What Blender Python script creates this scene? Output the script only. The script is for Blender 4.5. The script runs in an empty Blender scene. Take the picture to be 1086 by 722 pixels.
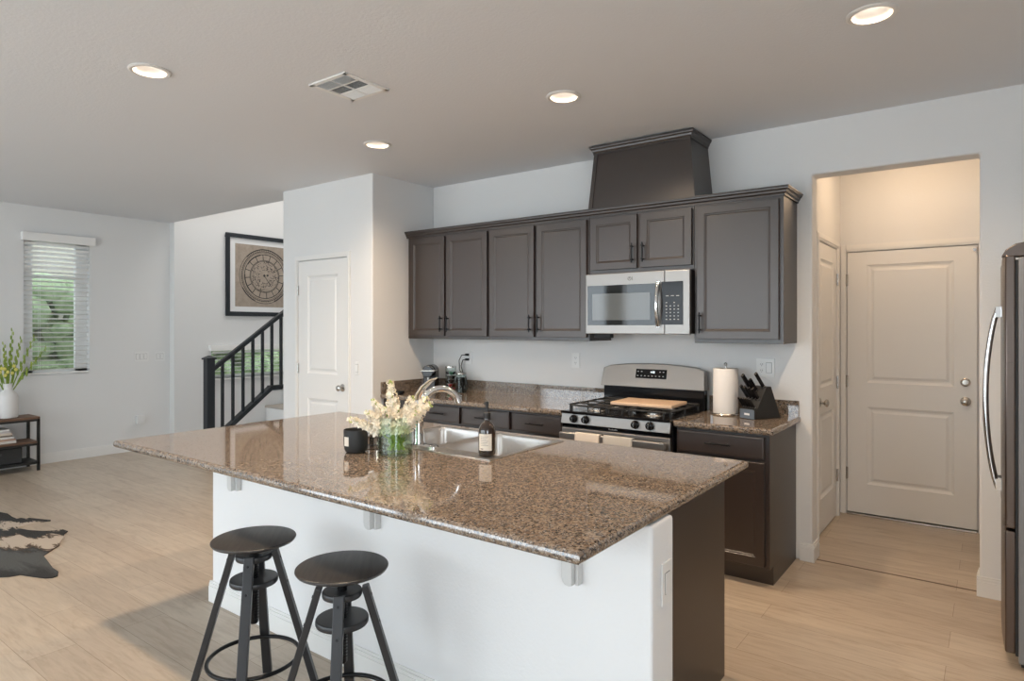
import bpy, bmesh, math, random
from mathutils import Vector, Matrix
from math import pi, sin, cos, radians as R
random.seed(7)
SC = bpy.context.scene
COL = SC.collection

# ------------------------------------------------------------ camera, world, exposure
cam_data = bpy.data.cameras.new('camera'); cam = bpy.data.objects.new('camera', cam_data); COL.objects.link(cam)
cam.location = (0, -4.412, 1.488); cam.rotation_euler = (pi/2, 0, 0.6395)
cam_data.sensor_width = 36; cam_data.lens = 684.54/1086*36
cam_data.shift_y = -14.36/1086
cam_data.clip_start = 0.05
SC.camera = cam
SC.view_settings.view_transform = 'Standard'; SC.view_settings.look = 'None'
SC.view_settings.gamma = 1; SC.view_settings.use_curve_mapping = False
SC.view_settings.exposure = 0.0
W = bpy.data.worlds.new('World'); SC.world = W; W.use_nodes = True
bg = W.node_tree.nodes['Background']; bg.inputs['Color'].default_value = (0.80, 0.905, 1.0, 1); bg.inputs['Strength'].default_value = 3.0

def area_light(name, loc, rot, sx, sy, power, color, portal=False):
    l = bpy.data.lights.new(name, 'AREA'); l.shape = 'RECTANGLE'; l.size = sx; l.size_y = sy
    l.energy = power; l.color = color; l.cycles.is_portal = portal
    o = bpy.data.objects.new(name, l); COL.objects.link(o); o.location = loc; o.rotation_euler = rot
    return o
COOL = (0.85, 0.93, 1.0); WARM = (1.0, 0.76, 0.53); PEACH = (1.0, 0.70, 0.44)
# daylight pouring in through the sliding doors behind the camera and the windows of the living room, then added fills
area_light('daylight_sliding_door', (-3.2, -7.62, 1.25), (R(90), 0, 0), 5.0, 2.3, 97, COOL)
area_light('daylight_living_room', (-7.1, -7.62, 1.3), (R(90), 0, 0), 2.0, 2.2, 46, COOL)
area_light('side_fill', (1.52, -5.6, 1.55), (R(90), 0, R(90)), 1.6, 1.4, 56, COOL)  # added fill at an unseen right-hand window, lifts right-facing sides
area_light('daylight_blinds', (-8.42, -1.69, 1.7), (R(90), 0, R(-90)), .62, 1.47, 1, COOL, True)
area_light('stairwell_fill', (-6.8, 0.6, 5.1), (0, 0, 0), 2.0, 1.6, 46, (1.0, .97, .93))  # added fill lamp under the closed stairwell ceiling
CAN_POWER = 23
HALL_POWER = 6.8

# ------------------------------------------------------------ materials
def mat(name, color=(.8,.8,.8), rough=.5, metal=0, **k):
    m = bpy.data.materials.new(name); m.use_nodes = True
    b = m.node_tree.nodes['Principled BSDF']
    b.inputs['Base Color'].default_value = (*color, 1); b.inputs['Roughness'].default_value = rough; b.inputs['Metallic'].default_value = metal
    if 'emit' in k:
        b.inputs['Emission Color'].default_value = (*k['emit'], 1); b.inputs['Emission Strength'].default_value = k.get('es', 1)
    if 'spec' in k: b.inputs['Specular IOR Level'].default_value = k['spec']
    if 'trans' in k: b.inputs['Transmission Weight'].default_value = k['trans']
    if 'ior' in k: b.inputs['IOR'].default_value = k['ior']
    if 'coat' in k: b.inputs['Coat Weight'].default_value = k['coat']; b.inputs['Coat Roughness'].default_value = k.get('cr', .1)
    if 'alpha' in k: b.inputs['Alpha'].default_value = k['alpha']
    return m
def nd(m, t, **k):
    n = m.node_tree.nodes.new(t)
    for a, v in k.items(): setattr(n, a, v)
    return n
def lk(m, a, b): m.node_tree.links.new(a, b)
def coords(m, scale=(1,1,1), kind='Object', rot=(0,0,0)):
    t = nd(m, 'ShaderNodeTexCoord'); mp = nd(m, 'ShaderNodeMapping'); mp.inputs['Scale'].default_value = scale; mp.inputs['Rotation'].default_value = rot
    lk(m, t.outputs[kind], mp.inputs['Vector']); return mp.outputs['Vector']
def ramp(m, fac, stops, interp='LINEAR'):
    r = nd(m, 'ShaderNodeValToRGB'); r.color_ramp.interpolation = interp
    el = r.color_ramp.elements
    while len(el) > 1: el.remove(el[0])
    el[0].position = stops[0][0]; el[0].color = (*stops[0][1], 1)
    for p, c in stops[1:]:
        e = el.new(p); e.color = (*c, 1)
    lk(m, fac, r.inputs['Fac']); return r.outputs['Color']
def noise(m, vec, scale, detail=3, rough=.5, dist=0):
    n = nd(m, 'ShaderNodeTexNoise'); n.inputs['Scale'].default_value = scale; n.inputs['Detail'].default_value = detail
    n.inputs['Roughness'].default_value = rough; n.inputs['Distortion'].default_value = dist
    lk(m, vec, n.inputs['Vector']); return n.outputs['Fac']
def bump(m, h, strength=.3, dist=.002):
    b = nd(m, 'ShaderNodeBump'); b.inputs['Strength'].default_value = strength; b.inputs['Distance'].default_value = dist
    lk(m, h, b.inputs['Height']); lk(m, b.outputs['Normal'], m.node_tree.nodes['Principled BSDF'].inputs['Normal'])
def mixc(m, fac, a, b, blend='MIX'):
    x = nd(m, 'ShaderNodeMix', data_type='RGBA', blend_type=blend)
    for sock, v in ((x.inputs[0], fac), (x.inputs[6], a), (x.inputs[7], b)):
        if hasattr(v, 'is_linked'): lk(m, v, sock)
        elif isinstance(v, (int, float)): sock.default_value = v
        else: sock.default_value = (*v, 1)
    return x.outputs[2]
def base(m): return m.node_tree.nodes['Principled BSDF'].inputs['Base Color']

def wallmat(name, col, bs=.35, sc=90):
    m = mat(name, col, .75, spec=.3); v = coords(m)
    bump(m, noise(m, v, sc, 3, .6), bs, .003); return m
M = {}
M['wall'] = wallmat('wall_paint', (.76, .76, .755))
M['ceil'] = wallmat('ceiling_paint', (.74, .75, .77), .5, 60)
M['trim'] = mat('trim_white', (.80, .79, .77), .4)
M['door'] = mat('door_white', (.80, .79, .77), .42)
M['island_wall'] = wallmat('island_wall_paint', (.80, .80, .80), .4, 70)

def wood_floor():
    m = mat('oak_plank_floor', rough=.34); v = coords(m)
    br = nd(m, 'ShaderNodeTexBrick'); br.offset = .37; br.offset_frequency = 2
    br.inputs['Scale'].default_value = 1; br.inputs['Brick Width'].default_value = 1.25; br.inputs['Row Height'].default_value = .2
    br.inputs['Mortar Size'].default_value = .0012; br.inputs['Mortar Smooth'].default_value = .2; br.inputs['Bias'].default_value = 0
    br.inputs['Color1'].default_value = (.445, .36, .275, 1); br.inputs['Color2'].default_value = (.535, .45, .355, 1); br.inputs['Mortar'].default_value = (.25, .18, .12, 1)
    lk(m, v, br.inputs['Vector'])
    g = noise(m, coords(m, (1.6, 14, 1)), 2.2, 6, .65, .8)
    gc = ramp(m, g, [(.25, (.74, .70, .66)), (.5, (.95, .94, .93)), (.75, (1.08, 1.08, 1.08))])
    c = mixc(m, 1.0, br.outputs['Color'], gc, 'MULTIPLY')
    k = noise(m, coords(m, (.8, 3, 1)), 3.5, 4, .55, 1.5)
    kc = ramp(m, k, [(.28, (.80, .75, .70)), (.45, (1, 1, 1))])
    c = mixc(m, .7, c, kc, 'MULTIPLY')
    lk(m, c, base(m)); bump(m, g, .12, .002)
    return m
M['floor'] = wood_floor()

def granite(name='granite'):
    m = mat(name, rough=.05, ior=1.95); v = coords(m)
    def cells(scale, stops, ch='Red'):
        vo = nd(m, 'ShaderNodeTexVoronoi'); vo.inputs['Scale'].default_value = scale; lk(m, v, vo.inputs['Vector'])
        sep = nd(m, 'ShaderNodeSeparateColor'); lk(m, vo.outputs['Color'], sep.inputs['Color'])
        return ramp(m, sep.outputs[ch], stops, 'CONSTANT')
    c1 = cells(230, [(0, (.025, .020, .018)), (.14, (.085, .060, .045)), (.34, (.22, .155, .105)), (.58, (.34, .255, .18)), (.80, (.25, .23, .21)), (.92, (.50, .44, .37))])
    c2 = cells(130, [(0, (.045, .035, .03)), (.16, (.24, .165, .11)), (.55, (.36, .275, .195))], 'Green')
    f = ramp(m, noise(m, v, 70, 3, .6), [(.44, (0, 0, 0)), (.56, (1, 1, 1))])
    c = mixc(m, f, c1, c2); c = mixc(m, 1.0, c, (.78, .81, .86), 'MULTIPLY')
    lk(m, c, base(m)); return m
M['granite'] = granite()

M['cab'] = mat('espresso_cabinet', (.024, .0135, .0095), .38, spec=1.0)
M['vent_shade'] = mat('vent_shade_dark', (.01, .008, .008), .6)
M['black_metal'] = mat('black_pull_metal', (.012, .012, .013), .35, .6)
def steel(name, rough=.38, sc=(1, 1, 60), col=(.33, .315, .30)):
    m = mat(name, col, rough, 1.0); v = coords(m, sc); n = noise(m, v, 12, 3, .6)
    r = nd(m, 'ShaderNodeMapRange'); r.inputs['To Min'].default_value = rough*.8; r.inputs['To Max'].default_value = rough*1.35
    lk(m, n, r.inputs['Value']); lk(m, r.outputs['Result'], m.node_tree.nodes['Principled BSDF'].inputs['Roughness']); return m
M['steel'] = steel('brushed_steel')
M['sink_steel'] = steel('sink_steel', .28, (20, 1, 1), (.60, .575, .55))
M['fridge'] = steel('fridge_steel', .28, (1, 1, 50), (.15, .12, .105))
M['fridge_side'] = mat('fridge_side_grey', (.20, .20, .205), .45)
M['chrome'] = mat('chrome', (.80, .80, .80), .07, 1)
M['nickel'] = mat('satin_nickel', (.55, .53, .50), .25, 1)
M['black_gloss'] = mat('black_gloss', (.007, .007, .008), .12, spec=.25)
M['black_enamel'] = mat('black_enamel', (.012, .012, .013), .18)
M['black_matte'] = mat('black_matte', (.018, .018, .018), .6)
M['iron'] = mat('cast_iron', (.02, .02, .02), .5)
M['dark_glass'] = mat('dark_glass', (.008, .010, .011), .03, spec=.5)
M['glass_screen'] = mat('window_screen_glass', (.09, .10, .105), .06, spec=.6)
M['white_plastic'] = mat('white_plastic', (.80, .80, .79), .35)
M['slot'] = mat('slot_dark', (.05, .05, .05), .5)
M['bracket'] = mat('bracket_painted', (.62, .62, .61), .35)
M['stool'] = mat('stool_black_wood', (.022, .022, .024), .38)
def stoolseat():
    m = mat('stool_seat_wood', rough=.36); n = noise(m, coords(m, (2, 26, 2)), 3, 5, .6, .4)
    lk(m, ramp(m, n, [(.3, (.017, .015, .014)), (.7, (.048, .043, .040))]), base(m)); bump(m, n, .15, .001); return m
M['stool_seat'] = stoolseat()
M['rail'] = mat('rail_black', (.012, .016, .022), .4)
M['carpet'] = mat('stair_carpet', (.42, .37, .32), .95)
M['lamp'] = mat('led_lens', (1, 1, 1), .4, emit=(1.0, .88, .76), es=5)
M['lampring'] = mat('can_trim', (.72, .70, .67), .4)
def glass(name, col=(1, 1, 1), edge=.6):
    m = bpy.data.materials.new(name); m.use_nodes = True; nt = m.node_tree; nt.nodes.clear()
    out = nt.nodes.new('ShaderNodeOutputMaterial'); tr = nt.nodes.new('ShaderNodeBsdfTransparent'); tr.inputs[0].default_value = (*col, 1)
    gl = nt.nodes.new('ShaderNodeBsdfGlossy'); gl.inputs['Roughness'].default_value = .02
    lw = nt.nodes.new('ShaderNodeLayerWeight'); pw = nt.nodes.new('ShaderNodeMath'); pw.operation = 'POWER'; pw.inputs[1].default_value = 4
    ml = nt.nodes.new('ShaderNodeMath'); ml.operation = 'MULTIPLY_ADD'; ml.inputs[1].default_value = edge; ml.inputs[2].default_value = .035; mx = nt.nodes.new('ShaderNodeMixShader')
    nt.links.new(lw.outputs['Facing'], pw.inputs[0]); nt.links.new(pw.outputs[0], ml.inputs[0]); nt.links.new(ml.outputs[0], mx.inputs[0])
    nt.links.new(tr.outputs[0], mx.inputs[1]); nt.links.new(gl.outputs[0], mx.inputs[2]); nt.links.new(mx.outputs[0], out.inputs[0])
    return m
M['glass'] = glass('clear_glass', (.93, .96, .95)); M['pane'] = glass('window_pane', (.95, .97, .97))
M['vase_glass'] = glass('vase_glass', (.90, .95, .92), .7); M['water'] = glass('vase_water', (.90, .95, .84), .15)

# ------------------------------------------------------------ mesh helpers
class MB:
    def __init__(s, mtx=None): s.bm = bmesh.new(); s.m = mtx or Matrix()
    def v(s, p): return s.bm.verts.new(s.m @ Vector(p))
    def f(s, vs):
        try: return s.bm.faces.new(vs)
        except ValueError: return None
    def box(s, x0, x1, y0, y1, z0, z1):
        x0, x1 = sorted((x0, x1)); y0, y1 = sorted((y0, y1)); z0, z1 = sorted((z0, z1))
        V = [s.v((x, y, z)) for z in (z0, z1) for y in (y0, y1) for x in (x0, x1)]
        for q in ((0,2,3,1),(4,5,7,6),(0,1,5,4),(2,6,7,3),(0,4,6,2),(1,3,7,5)): s.f([V[i] for i in q])
        return s
    def hexa(s, lo, hi):  # lo, hi: 4 points each, ccw from above
        a = [s.v(p) for p in lo]; b = [s.v(p) for p in hi]
        s.f(a[::-1]); s.f(b)
        for i in range(4): s.f([a[i], a[(i+1)%4], b[(i+1)%4], b[i]])
        return s
    def prism(s, pts, axis, a, b):  # pts 2-D in the other two axes
        def P(p, t):
            if axis == 'x': return (t, p[0], p[1])
            if axis == 'y': return (p[0], t, p[1])
            return (p[0], p[1], t)
        A = [s.v(P(p, a)) for p in pts]; B = [s.v(P(p, b)) for p in pts]
        s.f(A[::-1]); s.f(B); n = len(pts)
        for i in range(n): s.f([A[i], A[(i+1)%n], B[(i+1)%n], B[i]])
        return s
    def lathe(s, prof, c=(0,0,0), n=32, axis='z', cap=True):
        c = Vector(c); rings = []
        for r, h in prof:
            ring = []
            for i in range(n):
                t = 2*pi*i/n; u, w = r*cos(t), r*sin(t)
                p = {'z': (u, w, h), 'y': (u, h, w), 'x': (h, u, w)}[axis]
                ring.append(s.v(c + Vector(p)))
            rings.append(ring)
        for a, b in zip(rings, rings[1:]):
            for i in range(n): s.f([a[i], a[(i+1)%n], b[(i+1)%n], b[i]])
        if cap:
            if prof[0][0] > 1e-5: s.f(rings[0][::-1])
            if prof[-1][0] > 1e-5: s.f(rings[-1])
        return s
    def cyl(s, p, q, r, n=16, r2=None): return s.tube([p, q], r, n, r2)
    def tube(s, pts, r, n=10, r2=None, closed=False, flat=None):
        pts = [Vector(p) for p in pts]; rings = []; N = len(pts); up = None
        for i, p in enumerate(pts):
            if closed: d = pts[(i+1)%N] - pts[i-1]
            else: d = pts[min(i+1, N-1)] - pts[max(i-1, 0)]
            d.normalize()
            if up is None:
                up = Vector((0,0,1)) if abs(d.z) < .95 else Vector((0,1,0))
            a = d.cross(up).normalized(); b = a.cross(d).normalized(); up = b
            if callable(r): rr = r(i/(N-1))
            else: rr = r if r2 is None else r + (r2-r)*i/max(1, N-1)
            fl = flat or 1
            rings.append([s.v(p + a*rr*cos(2*pi*k/n) + b*rr*fl*sin(2*pi*k/n)) for k in range(n)])
        L = list(zip(rings, rings[1:])) + ([(rings[-1], rings[0])] if closed else [])
        for A, B in L:
            for k in range(n): s.f([A[k], A[(k+1)%n], B[(k+1)%n], B[k]])
        if not closed: s.f(rings[0][::-1]); s.f(rings[-1])
        return s
    def bar(s, p, q, w, t, side=None):  # rectangular bar from p to q, w along side, t across
        p, q = Vector(p), Vector(q); d = (q-p).normalized(); side = Vector(side or (1,0,0))
        a = (side - d*side.dot(d)).normalized(); b = d.cross(a)
        lo = [p + a*w/2*i + b*t/2*j for i, j in ((-1,-1),(1,-1),(1,1),(-1,1))]; hi = [x + (q-p) for x in lo]
        return s.hexa(lo, hi)
    def sphere(s, c, r, n=10, m=7, sq=(1,1,1)):
        c = Vector(c); prof = [(sin(pi*i/m), -cos(pi*i/m)) for i in range(m+1)]
        rings = []
        for rr, h in prof[1:-1]: rings.append([s.v(c + Vector((r*rr*cos(2*pi*k/n)*sq[0], r*rr*sin(2*pi*k/n)*sq[1], r*h*sq[2]))) for k in range(n)])
        b = s.v(c + Vector((0,0,-r*sq[2]))); t = s.v(c + Vector((0,0,r*sq[2])))
        for A, B in zip(rings, rings[1:]):
            for k in range(n): s.f([A[k], A[(k+1)%n], B[(k+1)%n], B[k]])
        for k in range(n): s.f([b, rings[0][(k+1)%n], rings[0][k]]); s.f([rings[-1][k], rings[-1][(k+1)%n], t])
        return s
    def loops(s, L):  # list of vertex-coordinate loops with the same count, joined; first and last capped
        rings = [[s.v(p) for p in l] for l in L]; n = len(L[0])
        for A, B in zip(rings, rings[1:]):
            for k in range(n): s.f([A[k], A[(k+1)%n], B[(k+1)%n], B[k]])
        s.f(rings[0][::-1]); s.f(rings[-1]); return s
    def panel(s, x0, x1, z0, z1, y, yb, prof):
        """slab facing -Y whose front (at y) carries a moulded panel; prof = [(inset, depth)...]"""
        def rect(i, d): return [(x0+i, y+d, z0+i), (x1-i, y+d, z0+i), (x1-i, y+d, z1-i), (x0+i, y+d, z1-i)]
        return s.loops([rect(0, yb-y)] + [rect(0, 0.002), rect(.002, 0)] + [rect(i, d) for i, d in prof])
    def build(s, name, mt, parent=None, bevel=0, smooth=False, sub=0, seg=2, auto=None):
        bmesh.ops.remove_doubles(s.bm, verts=s.bm.verts, dist=1e-6)
        bmesh.ops.recalc_face_normals(s.bm, faces=s.bm.faces)
        off = Vector((0,0,0)); p = parent
        while p is not None: off += p.location; p = p.parent
        loc = Vector((0,0,0))
        if parent is None:
            xs = [v.co for v in s.bm.verts]
            lo = Vector([min(c[i] for c in xs) for i in range(3)]); hi = Vector([max(c[i] for c in xs) for i in range(3)])
            loc = Vector(((lo.x+hi.x)/2, (lo.y+hi.y)/2, lo.z)); off = loc
        bmesh.ops.translate(s.bm, verts=s.bm.verts, vec=-off)
        me = bpy.data.meshes.new(name); s.bm.to_mesh(me); s.bm.free()
        for m_ in (mt if isinstance(mt, (list, tuple)) else [mt]): me.materials.append(M[m_] if isinstance(m_, str) else m_)
        if smooth:
            for q in me.polygons: q.use_smooth = True
            try: me.set_sharp_from_angle(angle=R(auto or 38))
            except Exception: pass
        o = bpy.data.objects.new(name, me); COL.objects.link(o); o.location = loc
        if parent: o.parent = parent
        if bevel:
            b = o.modifiers.new('bevel', 'BEVEL'); b.width = bevel; b.segments = seg; b.limit_method = 'ANGLE'; b.angle_limit = R(40)
        if sub:
            u = o.modifiers.new('sub', 'SUBSURF'); u.levels = u.render_levels = sub
        return o
def tag(o, label, cat, group=None):
    o['label'] = label; o['category'] = cat
    if group: o['group'] = group
    return o
def T(name, label, cat, loc=(0,0,0), group=None):
    o = bpy.data.objects.new(name, None); COL.objects.link(o); o.location = loc; o.empty_display_size = .05
    return tag(o, label, cat, group)
def struct(o): o['kind'] = 'structure'; return o
def kids(o): return [c for c in bpy.data.objects if c.parent == o]
def dup(o, loc=None, rz=None, label=None, parent=None):
    c = o.copy(); COL.objects.link(c); c.parent = parent
    for k in kids(o):
        if k is not c: dup(k, parent=c)
    if loc is not None: c.location = loc
    if rz is not None: c.rotation_euler = (0, 0, rz)
    if label: c['label'] = label
    return c
def text(name, s, size, mtx, mt, parent, depth=.0006):
    cu = bpy.data.curves.new(name, 'FONT'); cu.body = s; cu.size = size; cu.extrude = depth; cu.align_x = 'CENTER'; cu.align_y = 'CENTER'
    t = bpy.data.objects.new(name+'_tmp', cu); COL.objects.link(t)
    dg = bpy.context.evaluated_depsgraph_get(); me = bpy.data.meshes.new_from_object(t.evaluated_get(dg))
    bpy.data.objects.remove(t); me.name = name; me.materials.clear(); me.materials.append(M[mt])
    off = Vector((0,0,0)); p = parent
    while p is not None: off += p.location; p = p.parent
    me.transform(Matrix.Translation(-off) @ mtx)
    o = bpy.data.objects.new(name, me); COL.objects.link(o); o.parent = parent; return o
def facing_y(x, y, z): return Matrix.Translation((x, y, z)) @ Matrix.Rotation(pi/2, 4, 'X')

ZC = 2.79
# ------------------------------------------------------------ setting: floor, ceiling, walls
struct(MB().box(-8.6, 1.7, -8.0, 1.6, -.06, 0).build('floor', 'floor'))
# ceiling with openings for the recessed lights
CANS = [(-3.435, -2.878), (-3.517, -1.290), (-1.944, -1.310), (-.401, -1.361), (-1.93, -2.90)]
cb = MB(); cb.box(-8.6, 1.7, -8.0, -.477, ZC, ZC+.14); cb.box(-5.489, 1.7, -.477, .14, ZC, ZC+.14)
ceiling = struct(cb.build('ceiling', 'ceil'))
for k in [0]:
    cut = MB()
    for x, y in CANS: cut.cyl((x, y, ZC-.05), (x, y, ZC+.09), .078, 32)
    cutter = cut.build('cutter', 'ceil')
    bo = ceiling.modifiers.new('b', 'BOOLEAN'); bo.object = cutter; bo.operation = 'DIFFERENCE'
    dg = bpy.context.evaluated_depsgraph_get(); me = bpy.data.meshes.new_from_object(ceiling.evaluated_get(dg))
    ceiling.modifiers.clear(); ceiling.data = me; bpy.data.objects.remove(cutter)

# back wall with the opening to the entry passage
wb = MB(); OX0, OX1, OZ, WT = -.914, -.055, 2.45, .15
wb.prism([(-4.207, 0), (-4.207, ZC+.12), (1.7, ZC+.12), (1.7, 0), (OX1, 0), (OX1, OZ), (OX0, OZ), (OX0, 0)], 'y', 0, WT)
struct(wb.build('wall_back', 'wall', bevel=.012, seg=3))
# pantry closet box
pw = MB(); pw.prism([(-5.489, 0), (-5.489, ZC+.1), (-4.207, ZC+.1), (-4.207, 0), (-4.535, 0), (-4.535, 2.105), (-5.245, 2.105), (-5.245, 0)], 'y', -.734, -.634)
pw.box(-4.307, -4.2071, -.70, .15, 0, ZC+.1)
pw.box(-5.488, -5.389, -.70, 1.6, 0, 5.2)
pw.box(-5.489, -4.9, -.4775, -.40, ZC+.01, 5.2)
struct(pw.build('wall_pantry', 'wall', bevel=.01, seg=3))
# left wall with window
WY0, WY1, WZ0, WZ1 = -2.0, -1.375, .965, 2.44
wl = MB(); XL = -8.277
wl.box(XL-.15, XL, -8.0, WY0, 0, ZC); wl.box(XL-.15, XL, WY1, -.477, 0, ZC); wl.box(XL-.15, XL, WY0, WY1, 0, WZ0); wl.box(XL-.15, XL, WY0, WY1, WZ1, ZC)
struct(wl.build('wall_left', 'wall'))
# stairwell walls: left with low window, back, header above the ceiling edge
XS = -8.165; SY0, SY1, SZ0, SZ1 = 0.0, 1.15, .81, 1.22
ws = MB(); ws.box(XS-.2, XS, -.477, SY0, 0, 5.2); ws.box(XS-.2, XS, SY1, 1.6, 0, 5.2); ws.box(XS-.2, XS, SY0, SY1, 0, SZ0); ws.box(XS-.2, XS, SY0, SY1, SZ1, 5.2)
struct(ws.build('wall_stair', 'wall'))
struct(MB().box(XS-.2, -5.389, 1.6, 1.7, 0, 5.2).build('wall_stair_back', 'wall'))
struct(MB().box(XL-.1, -5.389, -.577, -.477, ZC+.14, 5.2).build('wall_stair_header', 'wall'))
struct(MB().box(XL-.1, -5.389, -.577, 1.7, 5.2, 5.3).build('ceiling_stair', 'ceil'))
# wall behind the camera, with the sliding doors
wr = MB(); YR = -7.7
wr.box(-8.6, -8.15, YR-.15, YR, 0, ZC); wr.box(-6.05, -5.75, YR-.15, YR, 0, ZC); wr.box(-8.15, -6.05, YR-.15, YR, 0, .18); wr.box(-8.15, -6.05, YR-.15, YR, 2.42, ZC)
wr.box(-5.75, -.65, YR-.15, YR, 2.45, ZC); wr.box(-.65, 1.7, YR-.15, YR, 0, ZC)
struct(wr.build('wall_front', 'wall'))
# right wall: alcove behind the fridge, unseen window nearer the camera for the side fill
wx = MB(); XR = 1.6
wx.box(XR, XR+.15, -4.7, .15, 0, ZC); wx.box(XR, XR+.15, YR-.15, -6.5, 0, ZC); wx.box(XR, XR+.15, -6.5, -4.7, 0, .8); wx.box(XR, XR+.15, -6.5, -4.7, 2.3, ZC)
struct(wx.build('wall_right', 'wall'))
# entry passage
PX0, PX1, PY = -.98, .25, 1.33
pa = MB()
pa.box(PX0-.12, PX0, WT, .50, 0, 2.75); pa.box(PX0-.12, PX0, 1.19, PY+.12, 0, 2.75); pa.box(PX0-.12, PX0, .50, 1.19, 2.1, 2.75)
pa.box(PX1, PX1+.12, WT, PY+.12, 0, 2.75)
pa.box(PX0, -.935, PY, PY+.12, 0, 2.75); pa.box(-.08, PX1, PY, PY+.12, 0, 2.75); pa.box(-.935, -.08, PY, PY+.12, 2.085, 2.75)
pa.box(-.96, -.05, PY+.06, PY+.12, 0, 2.3); pa.box(PX0-.12, PX0-.06, .48, 1.21, 0, 2.3)  # added backings behind the doors, blocking outside light at the gaps
struct(pa.build('wall_passage', 'wall'))
struct(MB().box(PX0-.12, PX1+.12, WT, PY+.12, 2.75, 2.85).build('ceiling_passage', 'ceil'))

# baseboards
def bboard(name, runs):
    """runs: (x0,y0,x1,y1, nx,ny) wall line and direction out of the wall"""
    m = MB()
    for x0, y0, x1, y1, nx, ny in runs:
        for h0, h1, t in ((0, .085, .014), (.085, .1, .011), (.1, .112, .007)):
            m.box(min(x0, x1, x0+nx*t, x1+nx*t), max(x0, x1, x0+nx*t, x1+nx*t), min(y0, y1, y0+ny*t, y1+ny*t), max(y0, y1, y0+ny*t, y1+ny*t), h0, h1)
    return struct(m.build(name, 'trim', bevel=.002))
bboard('baseboard_left', [(XL, -7.7, XL, -.477, 1, 0), (XL, -.477, XS+.012, -.477, 0, -1)])
bboard('baseboard_back', [(-.985, 0, OX0+.014, 0, 0, -1), (OX0, 0, OX0, WT, 1, 0), (OX1-.014, 0, .9, 0, 0, -1), (OX1, 0, OX1, WT, -1, 0)])
bboard('baseboard_passage', [(PX0, WT, PX0, .44, 1, 0)])
bboard('baseboard_pantry', [(-5.489, -.734, -5.30, -.734, 0, -1), (-4.48, -.734, -4.207, -.734, 0, -1)])
# threshold seam in the passage opening
struct(MB().box(OX0, OX1, .06, .075, 0, .0015).build('trim_1', mat('threshold_seam', (.12, .08, .05), .5)))

# ------------------------------------------------------------ windows
def blind(root, X, y0, y1, z0, z1, nsl, ztop_gather=0):
    s = MB(); dz = (z1-z0)/nsl
    for i in range(nsl):
        z = z0 + dz*(i+.5); tl = R(34 if i > nsl*.78 else 13)
        c, n_ = cos(tl)*.024, sin(tl)*.024
        s.hexa([(X-c, y0, z-n_), (X+c, y0, z+n_), (X+c, y1, z+n_), (X-c, y1, z-n_)], [(X-c, y0, z-n_+.003), (X+c, y0, z+n_+.003), (X+c, y1, z+n_+.003), (X-c, y1, z-n_+.003)])
    s.build('slats', 'blind', root)
    for y in (y0+(y1-y0)*.22, y0+(y1-y0)*.78):
        for dx in (-.025, .027):
            c = MB(); c.cyl((X+dx, y, z0), (X+dx, y, z1), .0012, 6); c.build('ladder_cord', 'white_plastic', root)
M['blind'] = mat('blind_slat', (.86, .85, .83), .4, spec=.4)
win = struct(MB().box(XL-.11, XL-.07, WY0, WY1, WZ0, WZ0+.05).box(XL-.11, XL-.07, WY0, WY1, WZ1-.05, WZ1).box(XL-.11, XL-.07, WY0, WY0+.10, WZ0, WZ1).box(XL-.11, XL-.07, WY1-.12, WY1, WZ0, WZ1).box(XL-.105, XL-.075, WY0, WY1, 2.02, 2.06).build('window_1', 'trim'))
MB().box(XL-.093, XL-.089, WY0+.04, WY1-.04, WZ0+.04, WZ1-.04).build('pane', 'pane', win)
bl = T('window_blind', 'tall white slatted blind with flat valance on the window left of the wall switches', 'window blind', (XL+.03, (WY0+WY1)/2, WZ0))
MB().box(XL+.005, XL+.07, -2.03, -1.335, 2.41, 2.50).build('valance', 'blind', bl, bevel=.003)
MB().box(XL-.03, XL+.022, WY0+.008, WY1-.008, .972, .992).build('bottom_rail', 'blind', bl, bevel=.002)
blind(bl, XL-.005, WY0+.006, WY1-.006, .995, 2.41, 28)
win2 = struct(MB().box(XS-.12, XS-.08, SY0, SY1, SZ0, SZ0+.03).box(XS-.12, XS-.08, SY0, SY1, SZ1-.03, SZ1).box(XS-.12, XS-.08, SY0, SY0+.03, SZ0, SZ1).box(XS-.12, XS-.08, SY1-.03, SY1, SZ0, SZ1).build('window_2', 'trim'))
MB().box(XS-.102, XS-.098, SY0+.02, SY1-.02, SZ0+.02, SZ1-.02).build('pane', 'pane', win2)
b2 = T('window_blind', 'white slatted blind on the low stair window behind the black balusters', 'window blind', (XS+.03, .57, SZ0))
MB().box(XS+.005, XS+.06, SY0-.04, SY1+.04, 1.175, 1.25).build('valance', 'blind', b2, bevel=.003)
blind(b2, XS+.012, SY0+.006, SY1-.006, .83, 1.175, 7)
struct(MB().box(XS-.1, XS+.03, SY0-.03, SY1+.03, SZ0-.022, SZ0).build('trim_2', 'trim', bevel=.003))
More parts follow.
